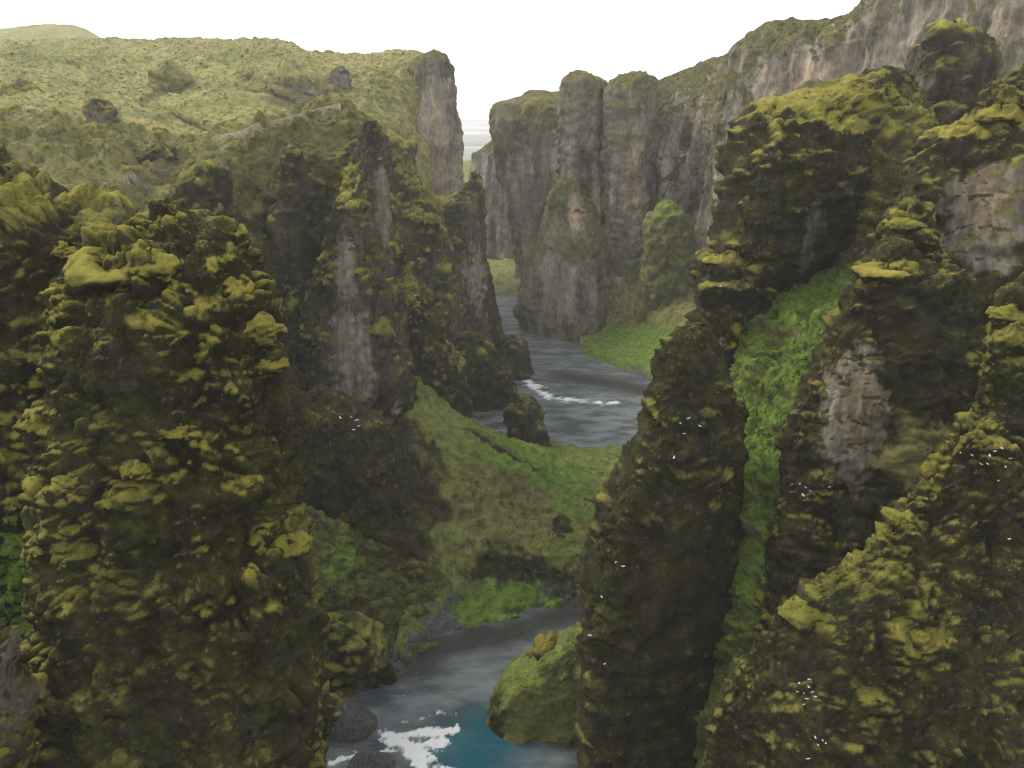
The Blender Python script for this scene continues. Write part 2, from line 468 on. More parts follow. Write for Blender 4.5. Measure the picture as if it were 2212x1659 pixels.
# ================================================================== THE SETTING
# plain reaching to the horizon
def plain():
    r = np.concatenate([[0], np.geomspace(60, 45000, 60)])
    a = np.linspace(0, 2*math.pi, 96, endpoint=False)
    co = np.stack([r[:, None]*np.sin(a), r[:, None]*np.cos(a)+200, np.full((len(r), 96), -2.5)], -1).reshape(-1, 3)
    me = make_mesh('ground', co, grid_faces(len(r), 96, True), None)
    if vnormals(me)[:, 2].mean() < 0: me.flip_normals(); me.update()
    m, nt, b = new_mat('outwash_plain')
    pos = nt.nodes.new('ShaderNodeNewGeometry').outputs['Position']
    v = nt.nodes.new('ShaderNodeVectorMath'); v.operation = 'MULTIPLY'; v.inputs[1].default_value = (0.0006, 0.0030, 1)
    nt.links.new(pos, v.inputs[0])
    f = n_noise(nt, v.outputs[0], 1.0, 6, 0.6)
    c = n_ramp(nt, f, [(0.40, (0.09, 0.10, 0.07)), (0.52, (0.16, 0.16, 0.14)), (0.56, (0.55, 0.56, 0.58)), (0.60, (0.14, 0.14, 0.12))])
    nt.links.new(c, b.inputs['Base Color']); b.inputs['Roughness'].default_value = 0.8
    me.materials.append(m)
    return link('ground', me, kind='structure')
plain()

# river
def river():
    D = np.geomspace(70, 470, 400); X = np.concatenate([np.linspace(-70, -28, 30, endpoint=False), np.linspace(-28, 4, 130, endpoint=False), np.linspace(4, 95, 70)])
    co = np.zeros((len(D), len(X), 3)); co[..., 0] = X; co[..., 1] = D[:, None]
    co = co.reshape(-1, 3)
    def near(pts, w):
        pts = np.array([Z(*p)[:2] for p in pts]); best = np.full(len(co), 1e9)
        for a, b in zip(pts[:-1], pts[1:]):
            ab = b-a; t = np.clip(((co[:, :2]-a)@ab)/(ab@ab), 0, 1)
            best = np.minimum(best, np.linalg.norm(co[:, :2]-(a+t[:, None]*ab), axis=1))
        return 1-best/w
    fn = fbm(co, 2.2, 5, st=(1.3, 1, 1), gain=0.6, seed=1); fn2 = fbm(co, 0.7, 3, seed=4)
    foam = np.zeros(len(co))
    for pts, w, k in (
        ([(835, 1592), (880, 1586), (940, 1584), (990, 1578)], 1.5, 1.0),
        ([(870, 1560), (905, 1556), (950, 1540), (985, 1545)], 0.9, 0.75),
        ([(850, 1600), (890, 1618), (915, 1642)], 2.2, 1.25),
        ([(900, 1615), (950, 1606)], 1.8, 1.1),
        ([(715, 1648), (770, 1634), (800, 1636)], 1.1, 1.0), ([(820, 1625), (860, 1622), (910, 1650)], 0.7, 0.9),
        ([(760, 1530), (800, 1560), (830, 1590)], 0.6, 0.6),
        ([(850, 1505), (880, 1502)], 0.5, 0.7), ([(905, 1658), (980, 1660)], 1.3, 0.8),
        ([(1125, 812), (1155, 840), (1190, 860), (1260, 868), (1330, 872)], 3.6, 0.85),
        ([(1130, 818), (1180, 838)], 2.2, 0.8), ([(1200, 885), (1300, 893), (1380, 890)], 2.0, 0.35),
        ([(1060, 655), (1110, 690)], 3, 0.3), ([(1190, 1385), (1265, 1325)], 1.3, 0.4)):
        foam = np.maximum(foam, k*np.clip(near(pts, w)+1.2*fn+0.6*fn2, 0, 1.4))
    turq = np.clip(1.3*near([(1000, 1680), (1030, 1620), (1060, 1590)], 9)+0.25*fn, 0, 1)
    shoal = np.clip(1.2*near([(1230, 815), (1330, 830), (1420, 850)], 9)+0.5*fn, 0, 1)
    shoal = np.maximum(shoal, np.clip(1.3*near([(860, 1450), (960, 1400), (1100, 1365), (1260, 1312)], 4.5)+0.4*fn, 0, 0.9))
    co[:, 2] = 0.06*fbm(co, 1.5, 3, seed=3) + np.clip(foam, 0, 1)*(0.20+0.35*fn2)
    me = make_mesh('river', co, grid_faces(len(D), len(X), False), None)
    if vnormals(me)[:, 2].mean() < 0: me.flip_normals(); me.update()
    set_attr(me, 'water', np.stack([np.clip(foam, 0, 1), turq, shoal], 1))
    m, nt, b = new_mat('river_water')
    pos = nt.nodes.new('ShaderNodeNewGeometry').outputs['Position']
    fo, tq, sh = n_attr(nt, 'water')
    fine = n_noise(nt, pos, 3.5, 6, 0.75)
    fv = nt.nodes.new('ShaderNodeVectorMath'); fv.operation = 'MULTIPLY'; fv.inputs[1].default_value = (0.10, 0.22, 1); nt.links.new(pos, fv.inputs[0]); flow = fv.outputs[0]
    tq = n_math(nt, 'MULTIPLY', tq, n_math(nt, 'ADD', 0.25, n_math(nt, 'MULTIPLY', n_noise(nt, pos, 0.5, 5, 0.7), 1.3)), True)
    c = n_mix(nt, tq, n_ramp(nt, n_noise(nt, flow, 1.0, 4, 0.6), [(0.38, (0.070, 0.082, 0.090)), (0.62, (0.200, 0.222, 0.235))]), (0.006, 0.105, 0.145))
    bed = n_ramp(nt, n_noise(nt, pos, 1.5, 5, 0.7), [(0.35, (0.018, 0.018, 0.017)), (0.65, (0.06, 0.058, 0.05))])
    c = n_mix(nt, sh, c, bed)
    ff = n_math(nt, 'MULTIPLY', n_math(nt, 'SUBTRACT', n_math(nt, 'ADD', fo, n_math(nt, 'MULTIPLY', fine, 1.3)), 1.12), 3.0, True)
    c = n_mix(nt, ff, c, (0.80, 0.82, 0.83))
    nt.links.new(c, b.inputs['Base Color'])
    nt.links.new(n_math(nt, 'ADD', n_math(nt, 'MULTIPLY', ff, 0.6), n_math(nt, 'ADD', 0.14, n_math(nt, 'MULTIPLY', sh, 0.2))), b.inputs['Roughness'])
    b.inputs['IOR'].default_value = 1.33
    v = nt.nodes.new('ShaderNodeVectorMath'); v.operation = 'MULTIPLY'; v.inputs[1].default_value = (1.0, 1.7, 1)
    nt.links.new(pos, v.inputs[0])
    w1 = n_math(nt, 'ADD', n_noise(nt, v.outputs[0], 0.7, 6, 0.72), n_math(nt, 'MULTIPLY', n_noise(nt, v.outputs[0], 3.0, 4, 0.7), 0.35))
    bp = nt.nodes.new('ShaderNodeBump'); bp.inputs['Strength'].default_value = 1.0; bp.inputs['Distance'].default_value = 0.9
    nt.links.new(w1, bp.inputs['Height']); nt.links.new(bp.outputs[0], b.inputs['Normal'])
    me.materials.append(m)
    return link('river', me, kind='structure')
river()

HEATH = dict(grass=1.0, moss=(0.6, 1.0, 0.3), crag=(24, 2.2), lump=(3.2, 0.9), micro=(1.0, 0.35), **{'break': (10, 1.5)})
# plateau hillside on the left, falling from the skyline
ground_sheet('hill', [
    [P(-260, 75, 520), P(0, 95, 520), P(120, 96, 510), P(200, 98, 480), P(300, 100, 460), P(560, 110, 440), P(700, 130, 420), P(860, 140, 400), P(935, 150, 390)],
    [P(-260, 90, 400), P(0, 96, 400), P(100, 94, 396), P(190, 93, 390), P(240, 92, 385), P(400, 93, 370), P(560, 93, 355), P(620, 98, 350), P(660, 118, 340), P(760, 127, 325), P(880, 120, 310), P(950, 122, 304)],
    [P(-260, 90, 320), P(0, 112, 324), P(90, 116, 312), P(180, 116, 322), P(270, 124, 304), P(360, 122, 314), P(450, 130, 296), P(530, 128, 306), P(600, 135, 288), P(700, 160, 285), P(780, 170, 285), P(880, 170, 295), P(950, 180, 303)],
    [P(-260, 170, 250), P(0, 172, 258), P(90, 180, 242), P(180, 176, 260), P(270, 186, 238), P(370, 178, 256), P(450, 188, 240), P(530, 180, 254), P(600, 190, 236), P(700, 215, 245), P(780, 240, 258), P(880, 260, 285), P(940, 280, 300)],
    [P(-260, 235, 200), P(0, 238, 206), P(90, 248, 196), P(180, 246, 208), P(290, 264, 194), P(380, 262, 206), P(470, 278, 195), P(600, 270, 196), P(700, 290, 205), P(780, 320, 225), P(860, 340, 262), P(930, 360, 290)],
    [P(-260, 330, 178), P(0, 330, 178), P(150, 340, 178), P(300, 350, 178), P(450, 360, 178), P(600, 360, 178), P(700, 390, 185), P(800, 430, 205), P(860, 460, 245), P(930, 500, 280)],
], dict(HEATH, seed=1), [pat('rock', 575, 690, 165, 255, 232, 20), pat('rock', 335, 395, 170, 250, 236, 20), pat('rock', 705, 755, 155, 215, 262, 16)])

ground_sheet('far_hill', [
    [P(-200, 80, 760), P(0, 74, 760), P(120, 66, 760), P(220, 95, 750), P(330, 110, 740)],
    [P(-200, 74, 700), P(0, 65, 700), P(60, 57, 700), P(120, 53, 700), P(175, 60, 700), P(210, 76, 695), P(245, 93, 690), P(330, 105, 680)],
    [P(-200, 110, 600), P(0, 110, 600), P(120, 110, 600), P(245, 120, 600), P(330, 125, 600)],
    [P(-200, 160, 480), P(0, 160, 480), P(120, 160, 480), P(245, 160, 480), P(330, 160, 480)],
], dict(grass=1.0, herb=0.25, moss=(0.7, 1.1, 0.2), crag=(40, 1.5), lump=(4, 0.3), micro=(2, 0.2), seed=9))

# nearer bowl-shaped slope below the footpath crest
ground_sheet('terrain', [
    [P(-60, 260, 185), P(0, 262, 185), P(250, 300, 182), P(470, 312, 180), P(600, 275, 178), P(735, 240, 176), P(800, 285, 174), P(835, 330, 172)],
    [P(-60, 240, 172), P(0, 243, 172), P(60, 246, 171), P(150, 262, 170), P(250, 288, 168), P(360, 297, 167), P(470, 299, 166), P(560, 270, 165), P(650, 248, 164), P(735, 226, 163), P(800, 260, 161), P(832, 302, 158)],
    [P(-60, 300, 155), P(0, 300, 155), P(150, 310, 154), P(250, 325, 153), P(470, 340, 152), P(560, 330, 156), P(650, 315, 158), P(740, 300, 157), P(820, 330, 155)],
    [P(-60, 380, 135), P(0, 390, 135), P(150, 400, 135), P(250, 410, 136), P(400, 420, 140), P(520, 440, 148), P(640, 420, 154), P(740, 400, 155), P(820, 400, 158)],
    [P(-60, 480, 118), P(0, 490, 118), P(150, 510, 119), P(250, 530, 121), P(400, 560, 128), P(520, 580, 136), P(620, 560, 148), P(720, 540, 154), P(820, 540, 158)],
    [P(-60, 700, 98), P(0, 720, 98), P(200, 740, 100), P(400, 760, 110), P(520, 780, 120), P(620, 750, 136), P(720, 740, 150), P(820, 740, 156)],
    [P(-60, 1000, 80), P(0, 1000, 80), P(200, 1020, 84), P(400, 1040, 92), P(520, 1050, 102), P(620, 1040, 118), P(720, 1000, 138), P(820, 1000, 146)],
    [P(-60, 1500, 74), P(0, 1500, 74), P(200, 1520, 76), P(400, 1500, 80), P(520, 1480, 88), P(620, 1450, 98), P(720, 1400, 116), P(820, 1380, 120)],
], dict(grass=0.6, moss=(0.40, 0.85, 0.7), crag=(9, 2.0), lump=(2.2, 1.1), micro=(0.8, 0.35), ledge=(6, 1.0), seed=2), step=4.2, paints=[pat('rock', 300, 385, 335, 415, 145, 12), pat('bare', 490, 700, 390, 820, 138, 45), pat('bare', 480, 760, 700, 1350, 118, 45), pat('moss', 715, 780, 300, 450, 155, 8), pat('moss', 250, 420, 285, 330, 166, 8), pat('herb', 600, 665, 590, 680, 140, 6)])  # bare patches paint the bowl's shade, with its dark growth, into the cover

# green spur inside the bend of the river
ground_sheet('river_spur', [
    [Z(960, 935, -1.5), Z(1100, 945, -1.5), Z(1180, 952, -1.5), Z(1280, 958, -1.5), Z(1370, 968, -1.5), Z(1520, 985, -1.5)],
    [Z(900, 880, 16), Z(1060, 945, 5), Z(1180, 972, 2), Z(1280, 985, 1.2), Z(1370, 995, 1), Z(1520, 1012, 0.8)],
    [P(800, 800, 156), P(900, 840, 152), P(985, 915, 150), P(1100, 980, 144), P(1200, 1042, 139), P(1310, 1100, 134), P(1480, 1180, 128)],
    [P(780, 960, 137), P(890, 980, 135), P(1000, 1030, 133), P(1100, 1085, 130), P(1200, 1125, 127), P(1290, 1160, 125), P(1480, 1225, 121)],
    [P(760, 1130, 119), P(880, 1140, 121), P(1000, 1180, 122), P(1100, 1195, 121), P(1180, 1210, 120.5), P(1270, 1235, 120), P(1480, 1265, 118)],
    [P(780, 1240, 113), P(880, 1255, 115), P(1000, 1258, 117), P(1100, 1262, 118), P(1180, 1255, 119), P(1265, 1272, 118.5), P(1480, 1285, 117)],
    [Z(860, 1350, 2), Z(1000, 1318, 1.4), Z(1100, 1302, 1.2), Z(1180, 1288, 1), Z(1265, 1290, 0.7), Z(1480, 1295, 0.5)],
    [Z(830, 1450, -1), Z(920, 1400, -0.6), Z(1030, 1362, -0.6), Z(1140, 1332, -0.6), Z(1265, 1308, -0.6), Z(1480, 1302, -0.6)],
], dict(grass=0.8, moss=(0.5, 0.9, 0.5), herb=0.45, crag=(7, 1.2), lump=(1.6, 0.55), micro=(0.7, 0.25), seed=3),
   [pat('herb', 1000, 1340, 925, 1100, 142, 16), ('line', np.array([P(1005, 928, 149), P(1060, 962, 146), P(1150, 1015, 141.5), P(1230, 1052, 138), P(1310, 1095, 134.5), P(1380, 1130, 131)]), 1.1, 0.8), pat('gravel', 840, 1300, 1320, 1420, 108, 8), pat('bare', 1000, 1180, 1190, 1300, 118, 6), pat('bare', 720, 965, 900, 1230, 126, 20), pat('bare', 1080, 1270, 1240, 1300, 118, 4), pat('bare', 1190, 1240, 1115, 1155, 126, 3), pat('dry', 960, 1210, 1010, 1180, 130, 9), 
    pat('herb', 960, 1200, 1270, 1330, 115, 6)])

ground_sheet('river_bank', [
    [P(560, 1060, 113), P(690, 1110, 112), P(800, 1170, 113), P(900, 1215, 116), P(960, 1240, 117)],
    [P(560, 1200, 104), P(690, 1200, 107), P(790, 1250, 109), P(890, 1275, 112.5), P(960, 1285, 114)],
    [P(560, 1330, 97.5), P(690, 1310, 101), P(780, 1330, 104), P(860, 1330, 108), P(940, 1320, 112)],
    [P(560, 1420, 94), P(690, 1400, 97.5), P(780, 1395, 101), P(850, 1385, 104.5), P(920, 1365, 108)],
    [Z(560, 1510, 1.5), Z(690, 1480, 1.5), Z(790, 1455, 1.2), Z(860, 1425, 1), Z(930, 1390, 0.6)],
    [Z(560, 1640, -1), Z(710, 1530, -0.8), Z(830, 1492, -0.8), Z(900, 1450, -0.8), Z(960, 1405, -0.8)],
], dict(grass=0.25, moss=(0.35, 0.75, 0.55), herb=0.2, crag=(5, 1.5), lump=(1.8, 0.8), micro=(0.6, 0.2), ledge=(5, 1.0), seed=8),
   [pat('herb', 690, 790, 1160, 1290, 110, 5), pat('gravel', 700, 960, 1420, 1520, 98, 6), pat('bare', 690, 760, 1280, 1420, 100, 5)])

# meadow and talus under the far towers
ground_sheet('meadow', [
    [P(1200, 540, 305), P(1300, 545, 300), P(1400, 540, 292), P(1500, 540, 285), P(1650, 560, 270)],
    [P(1200, 640, 300), P(1300, 600, 290), P(1400, 590, 282), P(1500, 600, 272), P(1650, 640, 250)],
    [Z(1230, 715, 2), P(1310, 690, 283), P(1400, 665, 268), P(1500, 660, 258), P(1650, 720, 230)],
    [Z(1250, 722, 1.5), Z(1320, 735, 3), Z(1400, 740, 6), Z(1500, 780, 8), Z(1650, 850, 8)],
    [Z(1250, 745, 0.6), Z(1310, 775, 1.0), Z(1390, 805, 1.2), Z(1500, 850, 1.4), Z(1650, 900, 1.4)],
    [Z(1240, 757, -1.2), Z(1290, 787, -1.2), Z(1370, 820, -1.2), Z(1500, 875, -1.2), Z(1650, 930, -1.2)],
], dict(grass=0.75, moss=(0.55, 0.95, 0.3), crag=(9, 1.0), lump=(3, 0.4), micro=(1, 0.2), seed=4),
   [pat('herb', 1250, 1480, 690, 830, 255, 30), pat('rock', 1320, 1390, 560, 620, 285, 12), pat('gravel', 1250, 1420, 785, 850, 232, 8)])
ground_sheet('far_bank', [
    [P(930, 345, 620), P(1000, 350, 610), P(1060, 338, 600), P(1180, 330, 590)],
    [P(930, 420, 540), P(1000, 430, 535), P(1060, 430, 530), P(1180, 430, 520)],
    [Z(930, 560, 3), Z(1040, 545, 3), Z(1100, 550, 4), Z(1200, 560, 8)],
    [Z(930, 620, 1.5), Z(1040, 600, 1.5), Z(1100, 610, 2), Z(1200, 610, 4)],
    [Z(930, 655, -1), Z(1055, 642, -1), Z(1100, 652, -1), Z(1160, 668, -1), Z(1220, 690, -1)],
], dict(HEATH, seed=5, herb=0.35, crag=(14, 1.0)))

# green gully between the right-hand bluffs
ground_sheet('gully', [
    [P(1860, 380, 124), P(1930, 380, 122), P(2000, 370, 120), P(2080, 360, 118)],
    [P(1780, 500, 118), P(1870, 510, 115), P(1940, 500, 112), P(2020, 490, 110)],
    [P(1660, 610, 112), P(1760, 620, 107), P(1850, 615, 103), P(1940, 610, 100)],
    [P(1590, 760, 104), P(1690, 760, 99), P(1780, 750, 95), P(1860, 740, 92)],
    [P(1560, 900, 97), P(1650, 910, 92), P(1720, 910, 88), P(1800, 900, 86)],
    [P(1540, 1050, 90), P(1600, 1060, 85), P(1660, 1060, 82), P(1740, 1060, 80)],
    [P(1530, 1250, 85), P(1580, 1260, 79.5), P(1630, 1260, 77), P(1700, 1260, 75)],
    [P(1500, 1450, 82), P(1550, 1450, 76), P(1600, 1450, 73), P(1680, 1450, 71)],
    [P(1400, 1720, 79), P(1480, 1720, 73), P(1540, 1720, 69), P(1640, 1720, 67)],
], dict(herb=0.95, grass=0.4, moss=(0.5, 0.9, 0.5), crag=(6, 1.9), lump=(1.6, 0.8), micro=(0.5, 0.25), ledge=(4, 0.9), seed=6),
   [pat('bare', 1690, 1730, 780, 850, 97, 6), pat('grass', 1700, 1800, 640, 740, 100, 8)])

# far right canyon wall, fluted
ground_sheet('canyon_wall', [
    [P(1380, 205, 340), P(1460, 190, 335), P(1520, 165, 330), P(1600, 140, 320), P(1640, 90, 310), P(1750, 70, 300), P(1860, 45, 290), P(1900, -10, 280), P(2050, -120, 270), P(2400, -250, 240)],
    [P(1380, 190, 318), P(1440, 182, 312), P(1500, 160, 305), P(1585, 132, 290), P(1610, 100, 284), P(1640, 73, 278), P(1700, 57, 270), P(1790, 52, 260), P(1850, 28, 254), P(1885, 0, 250), P(1900, -60, 246), P(2050, -130, 235), P(2400, -250, 190)],
    [P(1380, 225, 308), P(1440, 235, 303), P(1500, 220, 294), P(1590, 190, 276), P(1640, 130, 268), P(1700, 100, 262), P(1790, 90, 253), P(1850, 70, 247), P(1900, 20, 240), P(2050, -60, 226), P(2400, -100, 182)],
    [P(1380, 330, 300), P(1440, 340, 294), P(1500, 330, 286), P(1590, 300, 266), P(1640, 260, 260), P(1700, 240, 254), P(1790, 220, 246), P(1850, 200, 241), P(1920, 180, 233), P(2050, 150, 216), P(2400, 150, 174)],
    [P(1380, 440, 296), P(1440, 450, 290), P(1500, 440, 281), P(1590, 440, 260), P(1700, 420, 249), P(1850, 400, 236), P(2050, 380, 208), P(2400, 380, 166)],
    [P(1380, 580, 290), P(1440, 590, 282), P(1500, 590, 272), P(1590, 620, 250), P(1700, 640, 238), P(1850, 640, 224), P(2050, 620, 198), P(2400, 620, 158)],
], dict(rock=0.75, grass=0.3, moss=(0.35, 0.8, 0.5), crag=(20, 2.0), flute=(13, 6.0), lump=(4, 0.6), micro=(1.2, 0.3), ledge=(14, 1.0), seed=7, warm=0.4),
   [pat('bare', 1400, 1540, 280, 470, 290, 30), pat('rock', 1605, 1655, 120, 330, 272, 30), pat('rock', 1690, 1770, 90, 330, 258, 30), pat('rock', 1790, 1865, 55, 340, 248, 30),
    pat('rock', 1885, 2010, -20, 260, 236, 30), pat('warm', 1700, 1740, 120, 300, 258, 20), pat('warm', 1630, 1660, 130, 300, 270, 20), pat('rock', 1430, 1450, 300, 400, 294, 14), pat('rock', 1465, 1490, 320, 400, 290, 14)])

# ================================================================== ROCK FORMATIONS
FAR = dict(rock=0.8, crag=(13, 1.2), flute=(7, 2.2), lump=(3.6, 0.7), micro=(1.2, 0.4), ledge=(16, 1.2), moss=(0.36, 0.8, 0.6), grass=0.35, warm=0.5)
MID = dict(rock=0.35, crag=(8, 1.3), flute=(6, 1.0), lump=(2.0, 0.7), micro=(0.7, 0.22), ledge=(6.5, 1.0), moss=(0.24, 0.66, 0.9), **{'break': (4.0, 0.7)})
NEAR = dict(rock=0.15, crag=(5, 1.0), lump=(1.25, 0.8), micro=(0.38, 0.16), ledge=(3.8, 0.45), **{'break': (2.4, 0.55)}, moss=(0.27, 0.70, 1.0))

rock('cliff_prow', 'tall cliff prow with sheer pale face ending the plateau against the sky', 'cliff',
     [(114, 938, 955), (121, 905, 957), (135, 890, 959), (200, 884, 974), (260, 880, 980), (312, 876, 987), (340, 878, 984), (420, 884, 987), (560, 880, 995), (700, 870, 1010)],
     303, dict(FAR, seed=11), [pat('rock', 885, 985, 140, 430, 298, 20), pat('warm', 925, 958, 210, 430, 298, 20), pat('moss', 955, 985, 290, 345, 300, 10)],
     tf=12, tb=30, skew=12, sq=0.6, cap=0.15)
rock('mossy_ridge', 'dark mossy ridge ending in a thin spire beside the upper river', 'cliff',
     [(376, 1027, 1031), (392, 1022, 1035), (408, 1010, 1037), (418, 985, 1038), (432, 930, 1038), (480, 920, 1037), (540, 905, 1040), (600, 890, 1051), (680, 890, 1068), (740, 890, 1082), (800, 890, 1090)],
     255, dict(MID, seed=12, crag=(8, 0.7), lump=(1.8, 0.4), ledge=(6, 0.5)), [pat('rock', 990, 1050, 520, 700, 250, 10), pat('moss', 930, 990, 420, 450, 252, 10)], tf=16, tb=14, skew=-10)
rock('mossy_shoulder', 'yellow mossy shoulder behind the rocky fin below the prow', 'cliff',
     [(298, 838, 852), (310, 832, 890), (340, 830, 893), (380, 830, 897), (430, 830, 930), (480, 830, 960), (560, 830, 980), (660, 840, 990), (760, 850, 1000)],
     220, dict(MID, seed=13, moss=(0.1, 0.5, 1.0)), [pat('moss', 838, 895, 300, 395, 212, 14)], tf=12, tb=14)
rock('rock_tower', 'squared dark rock tower, left of the twin towers on the skyline', 'rock tower',
     [(159, 1238, 1256), (164, 1229, 1268), (170, 1225, 1284), (175, 1222, 1297), (186, 1220, 1299), (230, 1217, 1300), (300, 1218, 1302), (400, 1214, 1303), (500, 1208, 1306), (600, 1200, 1304), (700, 1190, 1302)],
     306, dict(FAR, seed=14, rock=0.6, flute=(5, 1.2), crag=(7, 1.1), lump=(2.6, 1.0)), [pat('rock', 1212, 1238, 240, 420, 302, 10), pat('rock', 1275, 1302, 330, 560, 300, 10), pat('bare', 1235, 1290, 200, 440, 300, 20)], tf=9, tb=12, skew=-10, cap=0.1, sq=0.55)
rock('rock_tower', 'moss-topped pale rock tower, right of the twin towers on the skyline', 'rock tower',
     [(155, 1358, 1378), (159, 1350, 1394), (166, 1340, 1399), (175, 1328, 1400), (190, 1316, 1402), (240, 1315, 1404), (330, 1313, 1404), (420, 1313, 1402), (500, 1314, 1398), (570, 1318, 1392), (640, 1320, 1390)],
     298, dict(FAR, seed=15, rock=0.6, flute=(5, 1.2), crag=(7, 1.1), lump=(2.6, 1.0)), [pat('rock', 1345, 1400, 265, 545, 288, 14), pat('rock', 1316, 1332, 300, 470, 292, 8), pat('warm', 1350, 1398, 270, 520, 288, 12), pat('moss', 1315, 1400, 165, 260, 290, 14)], tf=8, tb=12, skew=-8, cap=0.1, sq=0.55)
rock('rock_wedge', 'grey rock wedge rising straight from the river in front of towers', 'cliff',
     [(394, 1217, 1232), (415, 1203, 1242), (450, 1196, 1262), (500, 1182, 1276), (545, 1166, 1286), (600, 1151, 1294), (650, 1140, 1298), (680, 1136, 1300), (712, 1145, 1300)],
     292, dict(FAR, seed=16, flute=(7, 1.0), moss=(0.4, 0.8, 0.6)), [pat('rock', 1150, 1295, 540, 720, 288, 20), pat('rock', 1222, 1268, 405, 515, 286, 10), pat('warm', 1228, 1262, 410, 500, 286, 8), pat('moss', 1150, 1205, 440, 600, 296, 10)], tf=13, tb=18, skew=-24)
rock('cliff_wall', 'hazy rounded cliff wall left of the twin towers', 'cliff',
     [(208, 1150, 1205), (218, 1100, 1225), (232, 1090, 1230), (260, 1084, 1235), (330, 1092, 1240), (400, 1102, 1240), (480, 1118, 1240), (560, 1130, 1240), (650, 1130, 1240)],
     375, dict(FAR, seed=17, rock=0.55), [pat('rock', 1105, 1160, 290, 560, 366, 24), pat('rock', 1175, 1215, 250, 420, 370, 24), pat('warm', 1115, 1150, 300, 480, 366, 20), pat('moss', 1090, 1225, 215, 262, 370, 20)], tf=14, tb=24, skew=-30)
rock('cliff_wall', 'palest low cliff at the far mouth of the canyon', 'cliff',
     [(308, 1063, 1078), (318, 1055, 1090), (330, 1036, 1096), (400, 1030, 1130), (480, 1032, 1140), (560, 1030, 1150)],
     440, dict(FAR, seed=18, rock=1.0), (), tf=14, tb=24, skew=-30)
rock('rock_pillar', 'slender round-topped pale pillar leaning on the right canyon wall', 'rock tower',
     [(166, 1572, 1588), (180, 1563, 1600), (220, 1556, 1612), (300, 1551, 1620), (400, 1546, 1622), (500, 1538, 1620), (580, 1530, 1620), (680, 1520, 1620)],
     222, dict(FAR, seed=19, flute=(7, 0.9), warm=0.7), [pat('rock', 1550, 1620, 170, 560, 216, 14)], tf=8, tb=14, skew=-6)
rock('rock_buttress', 'broad fluted buttress below the right skyline', 'cliff',
     [(196, 1720, 1790), (230, 1690, 1815), (300, 1660, 1830), (400, 1630, 1850), (520, 1600, 1870), (640, 1580, 1900)],
     232, dict(FAR, seed=20, rock=0.4), [pat('rock', 1640, 1690, 290, 450, 226, 20), pat('rock', 1740, 1800, 230, 430, 226, 20)], tf=10, tb=16, skew=-14)
rock('mossy_knoll', 'rounded green knoll at the foot of far mossy wall', 'knoll',
     [(452, 1425, 1462), (465, 1408, 1480), (490, 1396, 1492), (530, 1392, 1498), (575, 1392, 1505), (640, 1380, 1520)],
     272, dict(MID, seed=21, rock=0.0, grass=0.5, herb=0.6, ledge=None), (), tf=8, tb=10)
rock('rock_outcrop', 'mossy block with ragged top standing against the right canyon wall', 'rock outcrop',
     [(58, 2035, 2060), (72, 2015, 2085), (88, 2008, 2142), (130, 2003, 2145), (180, 1998, 2138), (230, 1992, 2110), (280, 1985, 2090), (400, 1975, 2090), (600, 1960, 2100)],
     140, dict(MID, seed=22, lump=(1.8, 0.9)), (), tf=6, tb=10, skew=-6, base=20, cap=0.1, sq=0.55)
rock('rock_outcrop', 'dark pointed outcrop leaning left of the ragged mossy block', 'rock outcrop',
     [(105, 1985, 1996), (140, 1972, 2000), (190, 1964, 2005), (260, 1955, 2010), (400, 1940, 2010), (600, 1930, 2010)],
     150, dict(MID, seed=23), (), tf=5, tb=8, base=20)

# left bank: the fin and its foot
rock('rock_fin', 'steep rocky fin with pale bare face on the left bank', 'cliff',
     [(268, 792, 808), (285, 780, 822), (300, 772, 830), (350, 756, 836), (400, 740, 840), (450, 724, 844), (520, 704, 850), (600, 676, 860), (680, 654, 872), (760, 642, 880), (840, 645, 888), (900, 650, 896), (960, 660, 902), (1060, 660, 905)],
     146, dict(MID, seed=24, flute=(5, 1.2), moss=(0.25, 0.6, 1.0)),
     [pat('rock', 722, 775, 500, 660, 140, 8, 0.72), pat('rock', 705, 812, 640, 905, 136, 9, 0.72), pat('rock', 805, 842, 330, 560, 142, 8, 0.72), pat('rock', 830, 890, 860, 960, 136, 8, 0.72),
      pat('moss', 720, 775, 310, 440, 144, 8)], tf=6, tb=10, skew=6, lean=6, sq=1.3)
rock('rock_buttress', 'dark overgrown buttress at the foot of the rocky fin', 'cliff',
     [(848, 672, 705, 126), (870, 640, 740, 125), (905, 620, 790, 124), (950, 610, 850, 124), (1020, 600, 880, 123), (1100, 600, 885, 122), (1180, 600, 870, 120), (1260, 600, 810, 117), (1330, 600, 790, 114)],
     120, dict(MID, seed=25, rock=0.1, moss=(0.5, 0.9, 0.5), crag=(7, 0.9), ledge=(9, 0.7)), [pat('bare', 640, 880, 960, 1180, 116, 14)], tf=4, tb=14, skew=6, sq=1.1)
rock('mossy_shoulder', 'mossy right flank of the fin falling to dark boulders', 'cliff',
     [(540, 848, 868), (600, 845, 890), (680, 845, 930), (740, 845, 968), (790, 850, 985), (850, 860, 1000), (910, 870, 1010), (980, 880, 1000)],
     165, dict(MID, seed=26, rock=0.0), [pat('moss', 860, 910, 560, 680, 160, 8)], tf=10, tb=14)
rock('river_bank_mound', 'mossy bank mound with dark undercut hollow beside lower river', 'mound',
     [(1345, 715, 745), (1365, 695, 780), (1395, 685, 812), (1430, 682, 832), (1460, 685, 838), (1490, 690, 835)],
     97, dict(MID, seed=27, rock=0.0, lump=(1.4, 0.8), crag=(4, 1.2), ledge=(4, 1.3), herb=0.25), (), tf=3, tb=7)
